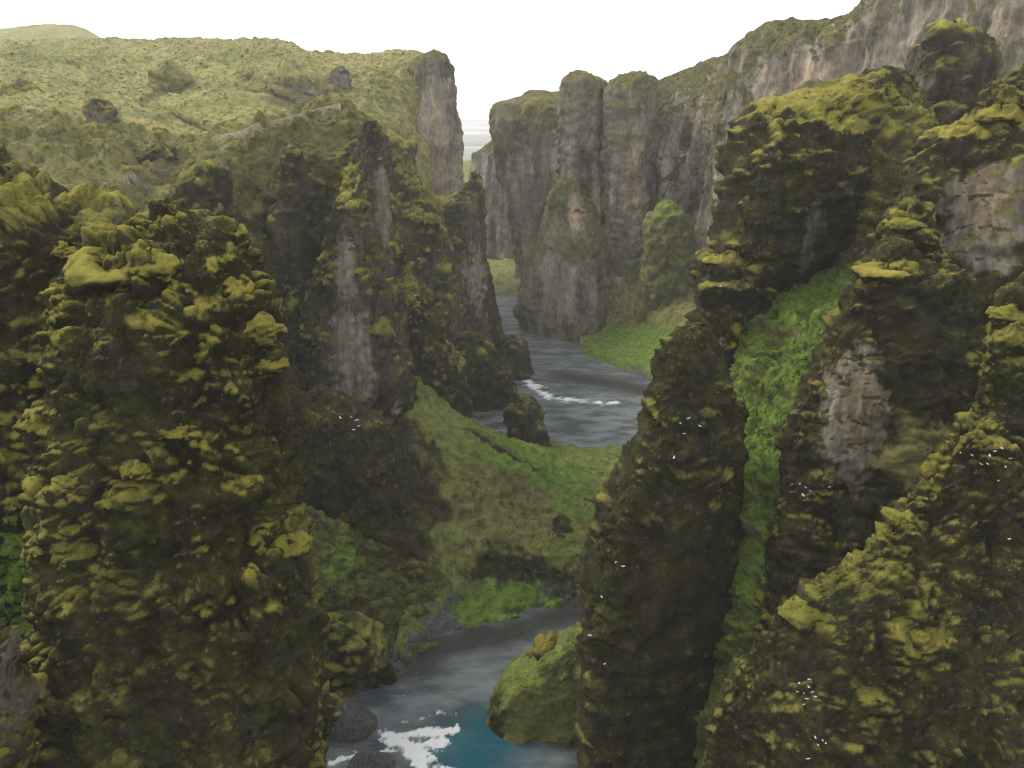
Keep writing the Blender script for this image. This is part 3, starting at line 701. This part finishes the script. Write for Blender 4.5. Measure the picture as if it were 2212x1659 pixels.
rock('river_bank_mound', 'small mossy knob above white rapids at lower left bank', 'mound',
     [(1500, 665, 690), (1515, 660, 715), (1540, 655, 735), (1570, 650, 740), (1600, 650, 745)],
     86, dict(NEAR, seed=28, rock=0.0), (), tf=2, tb=4)
rock('river_rock', 'smooth dark wet rock slab beside the white rapids', 'rock',
     [(1536, 700, 770), (1560, 690, 800), (1590, 690, 822), (1620, 690, 835), (1640, 690, 830)],
     87, dict(seed=29, rock=0.5, crag=(4, 0.4), lump=(1.5, 0.12), micro=(0.5, 0.05), moss=(0.8, 1.2, 0.2), gravel=0.85), (), tf=3, tb=4)
rock('river_rock', 'low dark rock splitting foam at bottom edge of rapids', 'rock',
     [(1636, 775, 820), (1648, 755, 850), (1665, 745, 870), (1690, 740, 880)],
     80.5, dict(seed=30, rock=0.5, crag=(3, 0.3), lump=(1.2, 0.1), micro=(0.5, 0.05), moss=(0.8, 1.2, 0.2), gravel=0.85), (), tf=2, tb=2)

# dark boulders where the spur meets the upper river
for k, (lab, rows, D) in enumerate([
    ('large round mossy boulder at the water edge below the spire', [(734, 1090, 1112), (745, 1080, 1130), (770, 1070, 1143), (800, 1065, 1146), (825, 1065, 1140)], 240),
    ('mossy boulder mass between the spire ridge and the spur', [(738, 985, 1040), (760, 965, 1070), (800, 950, 1100), (850, 950, 1118), (890, 960, 1125), (915, 965, 1125)], 214),
    ('low mossy boulder tucked left of the big boulder mass', [(760, 945, 975), (790, 930, 1000), (840, 930, 1010), (900, 940, 1005), (918, 945, 1005)], 196),
    ('dark mossy boulder standing alone on the green spur edge', [(868, 1115, 1140), (885, 1102, 1155), (915, 1098, 1172), (945, 1105, 1181), (972, 1130, 1180)], 182)]):
    rock('mossy_boulder', lab, 'boulder', rows, D, dict(MID, seed=31+k, rock=0.0, ledge=None, crag=(5, 1.3), lump=(2.2, 0.9), moss=(0.35, 0.8, 0.8)), (), tf=7, tb=8, group='mossy boulders along the upper river')

# outcrops set into the left slopes
for k, (lab, rows, D, opt, tf, *pnt) in enumerate([
    ('pointed dark rock spire standing in the shaded bowl', [(313, 628, 640), (335, 617, 650), (380, 608, 656), (450, 598, 662), (540, 590, 668), (640, 585, 670), (700, 585, 670)], 150, dict(MID, seed=41, rock=0.3), 5),
    ('mossy knob with yellow cap on the bowl slope', [(352, 430, 448), (368, 412, 468), (400, 398, 486), (450, 390, 492), (520, 388, 496), (600, 385, 500)], 137, dict(MID, seed=42), 5),
    ('grey rock bluff under the footpath ridge', [(322, 325, 372), (340, 308, 384), (380, 300, 388), (425, 298, 390), (470, 290, 395)], 147, dict(MID, seed=43, rock=1.0, ledge=None, lump=(1.5, 0.3)), 3),
    ('arched rock overhang on the plateau hillside', [(148, 600, 650), (156, 572, 678), (175, 540, 692), (200, 515, 696), (230, 490, 696), (265, 465, 692), (300, 450, 688)], 236, dict(MID, seed=44, rock=0.0, grass=1.0, moss=(0.5, 1.0, 0.5), ledge=None), 9, [pat('rock', 578, 694, 172, 262, 236, 14)]),
    ('weathered rock bulge left of the arched overhang', [(146, 345, 385), (160, 332, 402), (200, 322, 410), (245, 315, 412), (280, 305, 412)], 238, dict(MID, seed=45, rock=0.0, grass=1.0, moss=(0.5, 1.0, 0.5), ledge=None), 7, [pat('rock', 335, 395, 195, 255, 236, 14)]),
    ('small dark rock stub on the hillside above path', [(220, 205, 222), (232, 195, 236), (255, 192, 246), (280, 190, 252), (300, 185, 255)], 192, dict(MID, seed=46, rock=0.5), 3),
    ('dark rock notch high on the hillside near the prow', [(150, 728, 742), (165, 712, 752), (195, 704, 756), (220, 700, 758), (250, 695, 760)], 268, dict(MID, seed=47, rock=1.0, ledge=None), 4),
    ('shaded rock hump at far left of the hillside', [(182, 30, 60), (195, 5, 85), (220, -20, 98), (245, -30, 105)], 215, dict(MID, seed=48, rock=0.5, grass=0.5), 5)]):
    rock('rock_outcrop', lab, 'rock outcrop', rows, D+(0 if k < 2 else 0.9*tf+2), opt, pnt[0] if pnt else (), tf=tf, tb=tf+5, sq=1.0, base=hgt(rows[-1][0], D)-4, group='outcrops on the left slopes')

# foreground left bluff and its neighbours
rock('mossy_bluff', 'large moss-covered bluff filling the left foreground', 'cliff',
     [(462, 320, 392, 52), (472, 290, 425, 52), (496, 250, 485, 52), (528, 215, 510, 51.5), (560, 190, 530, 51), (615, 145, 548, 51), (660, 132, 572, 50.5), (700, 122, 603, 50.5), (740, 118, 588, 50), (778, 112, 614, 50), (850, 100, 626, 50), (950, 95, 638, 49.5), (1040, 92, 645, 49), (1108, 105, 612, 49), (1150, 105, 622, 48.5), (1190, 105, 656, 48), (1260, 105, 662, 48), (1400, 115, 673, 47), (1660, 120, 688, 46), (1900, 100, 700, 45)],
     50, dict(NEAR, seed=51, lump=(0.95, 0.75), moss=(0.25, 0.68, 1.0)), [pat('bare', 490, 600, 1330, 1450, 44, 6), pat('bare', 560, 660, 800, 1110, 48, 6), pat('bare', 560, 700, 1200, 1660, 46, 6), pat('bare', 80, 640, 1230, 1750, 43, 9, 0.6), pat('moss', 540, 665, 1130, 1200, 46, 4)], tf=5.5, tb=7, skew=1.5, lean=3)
rock('mossy_bluff', 'dark overgrown bluff with grassy crest behind the left foreground', 'cliff',
     [(345, -260, -30, 62), (365, -260, 15, 62), (390, -260, 55, 61.5), (418, -260, 105, 61), (452, -260, 160, 60.5), (488, -260, 250, 60), (512, -260, 275, 60), (560, -260, 260, 60), (800, -260, 220, 59), (1100, -260, 200, 58), (1500, -260, 200, 56), (1700, -260, 200, 55)],
     60, dict(NEAR, seed=52), [pat('moss', -60, 110, 350, 430, 58, 6), pat('herb', -40, 110, 1160, 1420, 52, 9), pat('herb', 40, 130, 1030, 1120, 53, 8), pat('herb', 30, 150, 1560, 1660, 50, 9)], tf=5, tb=8, step=4.6)
rock('rock_pinnacle', 'slim weathered rock tip at bottom left corner', 'rock',
     [(1392, -60, 8), (1410, -80, 18), (1450, -90, 27), (1520, -90, 28), (1600, -90, 38), (1700, -90, 45)],
     38, dict(NEAR, seed=53, rock=0.6), (), tf=2, tb=3, base=10)

# right bank
rock('rock_buttress', 'dark buttress with flat mossy step above the green gully', 'cliff',
     [(158, 1892, 1925, 122), (172, 1855, 1945, 122), (200, 1775, 1953, 121), (235, 1665, 1956, 120), (262, 1622, 1962, 119), (300, 1615, 1975, 118), (340, 1606, 1965, 117), (380, 1598, 1945, 116), (440, 1591, 1900, 115), (500, 1580, 1850, 114), (546, 1570, 1800, 113), (556, 1532, 1790, 113), (600, 1523, 1730, 112), (680, 1520, 1665, 110), (740, 1520, 1610, 109), (800, 1528, 1575, 108), (900, 1528, 1575, 106)],
     116, dict(MID, seed=61, rock=0.12, flute=(5, 1.2), ledge=(5, 1.3), lump=(1.5, 0.6), moss=(0.34, 0.66, 1.0)),
     [pat('bare', 1600, 1850, 400, 640, 110, 10), pat('rock', 1725, 1760, 420, 600, 108, 5, 0.72), pat('rock', 1530, 1560, 690, 780, 108, 4), pat('moss', 1640, 1950, 170, 300, 116, 10)], tf=7, tb=9, skew=14)
rock('mossy_slope_spur', 'yellow mossy slope dropping from buttress top into the gully', 'slope',
     [(215, 1880, 1962, 123), (250, 1840, 1975, 122), (300, 1800, 1995, 121), (360, 1790, 1995, 119), (430, 1800, 1970, 117), (500, 1810, 1935, 115), (560, 1800, 1900, 113)],
     119, dict(MID, seed=62, rock=0.0, lump=(1.4, 0.7), moss=(0.15, 0.6, 0.9), grass=0.3), [pat('herb', 1830, 1960, 430, 560, 114, 8)], tf=10, tb=8, base=25)
rock('rock_fin', 'tall dark fin dropping sheer to the lower river bend', 'cliff',
     [(727, 1470, 1516, 84), (735, 1444, 1524, 84), (780, 1430, 1545, 83.5), (850, 1414, 1580, 83), (900, 1400, 1592, 83), (960, 1374, 1595, 82), (1020, 1340, 1594, 82), (1080, 1312, 1590, 81), (1140, 1292, 1584, 81), (1200, 1279, 1580, 80), (1260, 1272, 1576, 80), (1350, 1268, 1570, 79), (1450, 1266, 1560, 78), (1600, 1265, 1545, 77), (1720, 1262, 1530, 76)],
     80, dict(NEAR, seed=63, rock=0.1, crag=(6, 0.9), lump=(1.2, 0.45), ledge=(6, 0.7), moss=(0.5, 0.85, 0.8)), [pat('bare', 1260, 1500, 1050, 1660, 76, 10)], tf=4.5, tb=6, skew=5)
rock('river_bank_mound', 'grassy mound at the foot of the dark fin by turquoise water', 'mound',
     [(1372, 1245, 1290), (1395, 1215, 1310), (1425, 1160, 1320), (1468, 1090, 1320), (1500, 1068, 1320), (1560, 1052, 1320), (1660, 1047, 1320), (1750, 1040, 1320)],
     89, dict(NEAR, seed=64, rock=0.0, grass=0.7, herb=0.5, ledge=None, lump=(1.5, 0.3), moss=(0.5, 0.9, 0.6)), [pat('bare', 1050, 1100, 1480, 1660, 88, 4)], tf=5, tb=7)
rock('mossy_boulder', 'round dark boulder capping the grassy mound by lower river', 'boulder',
     [(1394, 1165, 1200), (1405, 1150, 1218), (1425, 1141, 1225), (1450, 1143, 1225), (1480, 1140, 1225)],
     91, dict(NEAR, seed=65, rock=0.1, ledge=None), (), tf=2.5, tb=3, group='mossy boulders along the upper river')
rock('rock_bluff', 'right-hand bluff with broad bare brown rock face', 'cliff',
     [(168, 2190, 2380, 96), (185, 2155, 2380, 96), (215, 2135, 2380, 95), (240, 2128, 2380, 95), (268, 2065, 2380, 94), (298, 1990, 2380, 94), (340, 1976, 2380, 93), (420, 1962, 2380, 92), (500, 1945, 2380, 91), (600, 1925, 2380, 90), (800, 1900, 2380, 88), (1000, 1880, 2380, 86)],
     92, dict(MID, seed=66, rock=0.2, lump=(1.4, 0.6), ledge=(4.5, 1.1), crag=(6, 1.1)),
     [pat('rock', 2050, 2260, 330, 590, 86, 9, 0.72), pat('warm', 2110, 2200, 340, 520, 86, 8), pat('moss', 2010, 2220, 170, 310, 92, 6)], tf=6, tb=9, skew=-4)
rock('mossy_outcrop', 'moss-capped knob on the ledge left of the brown rock face', 'rock outcrop',
     [(456, 1950, 2002), (472, 1925, 2010), (505, 1895, 2022), (540, 1880, 2030), (575, 1872, 2040), (640, 1860, 2050), (720, 1850, 2060)],
     86, dict(NEAR, seed=67, rock=0.1), [pat('moss', 1920, 2005, 455, 500, 84, 4)], tf=3.5, tb=5)
rock('rock_bluff', 'lower bluff with flat mossy top and pale face above gully', 'cliff',
     [(562, 1885, 1985, 82), (578, 1862, 2055, 82), (620, 1850, 2090, 81), (680, 1828, 2115, 81), (760, 1782, 2130, 80), (850, 1738, 2140, 79), (950, 1706, 2140, 78), (1050, 1695, 2140, 77), (1150, 1675, 2140, 75.5), (1300, 1655, 2140, 74), (1500, 1625, 2140, 72), (1700, 1600, 2140, 70)],
     78, dict(NEAR, seed=68, rock=0.1, crag=(6, 0.9), ledge=(7, 0.8), moss=(0.45, 0.8, 0.9)),
     [pat('rock', 1775, 1935, 740, 1070, 74, 7, 0.72), pat('warm', 1830, 1925, 800, 980, 74, 7), pat('moss', 1870, 2000, 560, 605, 80, 4), pat('bare', 1930, 2100, 620, 1050, 76, 8), pat('grass', 1900, 2090, 900, 1060, 74, 6)], tf=5, tb=7, skew=-2)
rock('mossy_arete', 'knife-edged dark ridge with yellow moss crest, right foreground', 'cliff',
     [(655, 2168, 2440, 63), (685, 2148, 2440, 63), (720, 2136, 2440, 62.5), (800, 2125, 2440, 62), (880, 2110, 2440, 62), (950, 2065, 2440, 61), (1050, 1992, 2440, 60), (1120, 1938, 2440, 59.5), (1180, 1892, 2440, 59), (1240, 1832, 2440, 58), (1305, 1738, 2440, 58), (1340, 1695, 2440, 57.5), (1400, 1640, 2440, 57), (1460, 1590, 2440, 56.5), (1500, 1566, 2440, 56), (1560, 1542, 2440, 55.5), (1660, 1520, 2440, 55), (1850, 1470, 2440, 54)],
     59, dict(NEAR, seed=69, rock=0.2, crag=(5, 0.8), lump=(0.95, 0.65), ledge=(4.5, 0.5), moss=(0.42, 0.88, 0.8)),
     [('crest', np.array([P(2160, 690, 63), P(2112, 880, 62), P(1995, 1052, 60), P(1895, 1182, 59), P(1740, 1310, 58), P(1695, 1345, 57.5), P(1590, 1465, 56.5), P(1535, 1580, 55.5)]), 0.8, 0), pat('moss', 1690, 1800, 1290, 1360, 57, 3), pat('moss', 1800, 1980, 1100, 1280, 58, 3), pat('moss', 1970, 2050, 1010, 1100, 59, 3), pat('moss', 2085, 2150, 820, 980, 61, 3), pat('moss', 2130, 2212, 650, 760, 62, 3), pat('moss', 1560, 1660, 1390, 1500, 56, 3), pat('moss', 1930, 2070, 1260, 1440, 55, 3), pat('rock', 2080, 2140, 900, 1200, 54, 4), pat('rock', 1640, 1760, 1540, 1660, 50, 4)], tf=4.0, tb=6, skew=-3, sq=1.25)

# ================================================================== DETAILS
bpy.context.view_layer.update()
DG = bpy.context.evaluated_depsgraph_get()
def hit(px, py):
    r = Vector(ray(px, py)).normalized()
    ok, loc, nor, idx, ob, _ = scene.ray_cast(DG, Vector((0, 0, HCAM)), r)
    return (loc, nor, ob) if ok else None

# footpath on the ridge
def strip(name, pts, wid, lift, col, kind='structure'):
    P3 = []
    for (x, y) in pts:
        h = hit(x, y)
        if h: P3.append(np.array(h[0]))
    C = hermite(P3, len(pts)*10)
    C[:, 2] = np.convolve(np.pad(C[:, 2], 3, 'edge'), np.ones(7)/7, 'valid')
    t = np.gradient(C, axis=0); sd = np.stack([-t[:, 1], t[:, 0], 0*t[:, 0]], 1); sd /= np.linalg.norm(sd, axis=1)[:, None]+1e-6
    prof = [(-1.6, -1.8), (-0.9, 0), (-0.3, 0.05), (0.3, 0.04), (0.9, 0), (1.6, -1.8)]
    G = np.stack([C+sd*(wid*p)+np.array([0, 0, lift+z]) for p, z in prof], 1)
    G += 0.12*fbm(G.reshape(-1, 3), 1.5, 2).reshape(G.shape[0], -1, 1)*np.array([1, 1, 0.5])
    me = make_mesh(name, G.reshape(-1, 3), grid_faces(len(C), len(prof), False), None)
    m, nt, b = new_mat(name+'_soil')
    pos = nt.nodes.new('ShaderNodeNewGeometry').outputs['Position']
    nt.links.new(n_ramp(nt, n_noise(nt, pos, 1.2, 5, 0.7), [(0.35, tuple(0.6*c for c in col)), (0.65, col)]), b.inputs['Base Color'])
    b.inputs['Roughness'].default_value = 0.95
    me.materials.append(m)
    return link(name, me, kind=kind)
strip('path', [(478, 299), (520, 290), (558, 272), (600, 266), (650, 252), (700, 238), (738, 230)], 0.32, 0.6, (0.22, 0.195, 0.125))

_ico_v = np.array([(0, 0, 1), (1, 0, 0), (0, 1, 0), (-1, 0, 0), (0, -1, 0), (0, 0, -0.5)], float)
_ico_f = np.array([(0, 1, 2), (0, 2, 3), (0, 3, 4), (0, 4, 1), (5, 2, 1), (5, 3, 2), (5, 4, 3), (5, 1, 4)])[:4]
def tufts(oname, n, r0, r1, name, cover=None, grassy=None, nzmin=0.1, seed=1, pick=None, spiky=0.0):
    '''small ragged clumps of moss or herb spread over the seen side of a form'''
    ob = bpy.data.objects[oname]; co, N, cv, gd = INFO[oname]
    rs = np.random.RandomState(seed)
    px, py = proj(co)
    view = np.array([0, 0, HCAM])-co
    w = ((N*view).sum(1) > 0) & (px > -20) & (px < PW+20) & (py > -20) & (py < PH+20) & (N[:, 2] > nzmin) & (cv[:, 1] < 0.4) & (gd[:, 1] < 0.4)
    if pick is not None: w &= pick(co, cv, gd)
    idx = np.nonzero(w)[0]
    if len(idx) == 0: return
    idx = rs.choice(idx, n, replace=len(idx) < n)
    c = co[idx]; nn = N[idx]
    a = np.cross(nn, [0.3, 0.2, 0.93]); a /= np.linalg.norm(a, axis=1)[:, None]+1e-6
    b = np.cross(nn, a)
    th = rs.uniform(0, 6.28, n)[:, None]
    u = a*np.cos(th)+b*np.sin(th); v = -a*np.sin(th)+b*np.cos(th)
    up = nn*0.6+np.array([0, 0, 0.5])
    rad = r0*(r1/r0)**(rs.uniform(0, 1, n)**1.6)
    c = c + a*rs.normal(0, 0.5, n)[:, None]*rad[:, None]
    L = _ico_v[None, :5]*rs.uniform(0.65, 1.35, (n, 5, 1))
    V = c[:, None]+rad[:, None, None]*(L[..., :1]*u[:, None]+L[..., 1:2]*v[:, None]+(L[..., 2:]*(0.5+spiky*rs.uniform(0, 1, (n, 1, 1)))-0.22)*up[:, None])
    me = make_mesh(name, V.reshape(-1, 3), (_ico_f[None]+5*np.arange(n)[:, None, None]).reshape(-1, 3), TERRAIN, False)
    C = cv[idx].copy(); G = gd[idx].copy()
    if cover is not None: C[:] = np.clip(np.array(cover)+rs.normal(0, 0.25, (n, 3))*(np.array(cover) > 0), 0, 1)
    else: C[:, 0] = np.clip(C[:, 0]+rs.normal(0.0, 0.18, n), 0, 1)
    if grassy is not None: G[:, 0] = grassy
    set_attr(me, 'cover', np.repeat(C, 5, 0)); set_attr(me, 'ground', np.repeat(G, 5, 0))
    return link(name, me, ob, kind='stuff')
tufts('mossy_bluff', 12000, 0.06, 0.22, 'moss_tuft', seed=1)
tufts('mossy_bluff.001', 4000, 0.07, 0.25, 'moss_tuft', seed=2)
tufts('mossy_bluff.001', 3500, 0.12, 0.28, 'herb_leaves', cover=(0, 0, 1), seed=12, pick=lambda co, cv, gd: cv[:, 2] > 0.35, nzmin=-0.4, spiky=0.6)
tufts('mossy_arete', 11000, 0.06, 0.22, 'moss_tuft', seed=3)
tufts('rock_bluff.001', 7000, 0.08, 0.28, 'moss_tuft', seed=4)
tufts('rock_bluff', 5000, 0.1, 0.32, 'moss_tuft', seed=5)
tufts('rock_fin.001', 6000, 0.08, 0.28, 'moss_tuft', seed=6)
tufts('mossy_outcrop', 1500, 0.08, 0.28, 'moss_tuft', seed=7)
tufts('rock_buttress.002', 6000, 0.12, 0.45, 'moss_tuft', seed=8)
tufts('mossy_slope_spur', 4000, 0.18, 0.6, 'moss_tuft', seed=9)
tufts('gully', 9000, 0.14, 0.42, 'herb_leaves', cover=(0, 0, 0.95), seed=10, spiky=0.5)
tufts('river_spur', 9000, 0.2, 0.5, 'grass_tuft', seed=11)
tufts('river_bank', 5000, 0.2, 0.6, 'moss_tuft', seed=13)
tufts('river_bank_mound.002', 3000, 0.14, 0.4, 'grass_tuft', seed=14)
tufts('terrain', 11000, 0.2, 0.75, 'heath_tuft', seed=15)
tufts('hill', 10000, 0.35, 1.1, 'heath_tuft', seed=16)
tufts('rock_fin', 3500, 0.2, 0.7, 'moss_tuft', seed=17)
tufts('rock_buttress.001', 3500, 0.2, 0.6, 'moss_tuft', seed=18)
tufts('mossy_shoulder.001', 2500, 0.25, 0.8, 'moss_tuft', seed=19)
tufts('mossy_ridge', 2500, 0.35, 1.0, 'moss_tuft', seed=20)
tufts('mossy_shoulder', 2000, 0.3, 0.9, 'moss_tuft', seed=21)
tufts('canyon_wall', 5000, 0.4, 1.3, 'moss_tuft', seed=22, nzmin=0.25)
tufts('meadow', 4000, 0.3, 0.9, 'grass_tuft', seed=23)

# plump moss cushions
def cushion(px, py, wpx, hpx, seed):
    h = hit(px, py+hpx*0.25)
    if not h: return
    loc, nor, ob = h
    while ob.parent: ob = ob.parent
    k = (loc.y*CP+(HCAM-loc.z)*SP)/F
    rx, rz = wpx*k/2, hpx*k/2
    nu, nv = 64, 20
    th = np.linspace(0, 2*math.pi, nu, endpoint=False); ph = np.linspace(-0.6, math.pi/2*0.985, nv)
    T, Q = np.meshgrid(th, ph)
    out = 1+0.34*noise(np.stack([1.3*np.cos(T.ravel())+seed*3.1, 1.3*np.sin(T.ravel()), 0*T.ravel()], 1)).reshape(T.shape)
    co = np.stack([rx*out*np.cos(T)*np.cos(Q)**0.8, 0.9*rx*out*np.sin(T)*np.cos(Q)**0.8, rz*1.5*np.sin(Q)*(0.75+0.35*np.cos(2*T+seed))], -1).reshape(-1, 3)
    co += np.array(loc)+np.array([0, 0.45*rx, -0.35*rz])
    q = grid_faces(nv, nu, True)
    me = make_mesh('moss_cushion', co, q, TERRAIN)
    N = vnormals(me); d = 0.28*min(rx, 1.6)*fbm(co, rx*0.7, 4, seed=seed)*1.5+0.16*domes(co, 0.45, seed=seed)[0]
    co = co+N*d[:, None]; set_co(me, co)
    nz = vnormals(me)[:, 2]
    set_attr(me, 'cover', np.stack([sstep(-0.55, 0.65, nz+0.5*fbm(co, 0.7, 3, seed=seed))*0.95, 0*d, 0*d], 1)); set_attr(me, 'ground', np.zeros((len(co), 3)))  # bright top and dark underside: light from above painted into the moss cover
    link('moss_cushion', me, ob)
for k, c in enumerate([(225, 568, 190, 74), (325, 566, 95, 50), (130, 535, 48, 26), (557, 700, 90, 44), (500, 610, 76, 40), (585, 784, 62, 24),
        (618, 1178, 84, 34), (380, 928, 84, 28), (290, 1012, 64, 28), (145, 1032, 70, 30), (1745, 1325, 96, 36), (2190, 674, 80, 32),
        (1965, 478, 84, 24), (1925, 582, 120, 24), (2170, 240, 84, 36), (1550, 560, 56, 16)]):
    cushion(*c, seed=100+k)

# white seabirds resting on the cliffs
def bird_mesh():
    prof = [(-0.20, 0.012, 0.05), (-0.15, 0.03, 0.06), (-0.05, 0.07, 0.075), (0.05, 0.075, 0.085), (0.12, 0.055, 0.11), (0.155, 0.042, 0.145), (0.19, 0.044, 0.16), (0.225, 0.03, 0.158), (0.245, 0.010, 0.15), (0.275, 0.004, 0.14)]
    n = 10; co = []
    for x, r, z in prof:
        for k in range(n):
            a = 2*math.pi*k/n; co.append((x, r*math.cos(a), z+r*0.95*math.sin(a)))
    return np.array(co), grid_faces(len(prof), n, True)
bco, bq = bird_mesh()
m_b, nt, b = new_mat('white_feathers')
pos = nt.nodes.new('ShaderNodeNewGeometry').outputs['Position']
nt.links.new(n_ramp(nt, n_noise(nt, pos, 6, 3), [(0.3, (0.62, 0.62, 0.60)), (0.7, (0.82, 0.82, 0.80))]), b.inputs['Base Color'])
m_w, nt, b = new_mat('grey_wing')
pos = nt.nodes.new('ShaderNodeNewGeometry').outputs['Position']
nt.links.new(n_ramp(nt, n_noise(nt, pos, 9, 3), [(0.3, (0.22, 0.23, 0.25)), (0.7, (0.36, 0.37, 0.39))]), b.inputs['Base Color'])
bird_me = make_mesh('seabird', bco, bq, m_b)
wing = np.array([(x, s*y, z) for s in (1, -1) for x, y, z in ((0.10, 0.070, 0.12), (0.06, 0.092, 0.085), (-0.06, 0.085, 0.075), (-0.24, 0.03, 0.075), (-0.05, 0.06, 0.125))])
wing_me = make_mesh('wing', wing[:5], np.array([(0, 1, 4), (1, 2, 4), (2, 3, 4)]), m_w)
wing_me2 = make_mesh('wing', wing[5:], np.array([(4, 1, 0), (4, 2, 1), (4, 3, 2)]), m_w)
rb = random.Random(5)
def birds(spots, label, scale=1.0):
    for x, y in spots:
        h = hit(x, y)
        if not h: continue
        o = link('seabird', bird_me, None, label, 'bird', 'white seabirds on the cliffs')
        o.location = h[0]+h[1]*0.06*scale; o.rotation_euler = (0, 0, rb.uniform(0, 6.28)); sc = scale*rb.uniform(0.8, 1.15); o.scale = (sc, sc, sc)
        link('wing', wing_me, o); link('wing', wing_me2, o)
birds([(1727, 1478), (1745, 1484), (1735, 1497), (1753, 1497), (1741, 1511), (1760, 1507), (1722, 1494), (1748, 1470), (1736, 1522)], 'white seabird in the cluster low on the right foreground ridge', 0.85)
birds([(1760, 1594), (1776, 1600), (1766, 1611), (1784, 1607), (1745, 1640)], 'white seabird near bottom edge of the right foreground ridge', 0.85)
birds([(2138, 987), (2150, 975), (2133, 1002), (2166, 970), (2172, 1010), (2157, 1040), (2182, 992), (2120, 1003), (2075, 978), (2100, 985), (2180, 1165)], 'white seabird scattered high on the right foreground ridge', 0.85)
birds([(1740, 1054), (1750, 1063), (1735, 1072), (1728, 1046), (1790, 1052)], 'white seabird below the pale face of lower right bluff', 1.1)
birds([(1470, 915), (1485, 905), (1512, 921), (1476, 938), (1455, 990), (1330, 1215), (1345, 1225), (1300, 1290), (1275, 1375), (1308, 1435)], 'white seabird on the tall dark fin above river', 1.1)
birds([(757, 903), (770, 910), (775, 922), (764, 930), (735, 905)], 'white seabird under the bare face of the left rocky fin', 1.5)
birds([(905, 560), (912, 515), (897, 640), (920, 620), (905, 655)], 'white seabird on the shaded flank right of rocky fin', 1.7)
birds([(1558, 620)], 'lone white seabird on dark buttress beside the gully', 1.5)

# ================================================================== HAZE
def haze():
    x, y0, y1, z0, z1 = 46000, -46000, 46500, -3.5, 190
    co = np.array([(sx*x, yy, zz) for zz in (z0, z1) for yy in (y0, y1) for sx in (-1, 1)], float)
    q = np.array([(0, 2, 3, 1), (4, 5, 7, 6), (0, 1, 5, 4), (2, 6, 7, 3), (0, 4, 6, 2), (1, 3, 7, 5)])
    m = bpy.data.materials.new('haze_air'); m.use_nodes = True
    nt = m.node_tree; nt.nodes.clear()
    out = nt.nodes.new('ShaderNodeOutputMaterial')
    v = nt.nodes.new('ShaderNodeVolumePrincipled')
    v.inputs['Color'].default_value = (0.96, 0.97, 1.0, 1); v.inputs['Density'].default_value = 0.00020
    v.inputs['Anisotropy'].default_value = 0.2
    nt.links.new(v.outputs[0], out.inputs['Volume'])
    me = make_mesh('haze', co, q, m, False)
    return link('haze', me, label='thin pale mist filling the canyon air', cat='haze', kind='stuff')
haze()
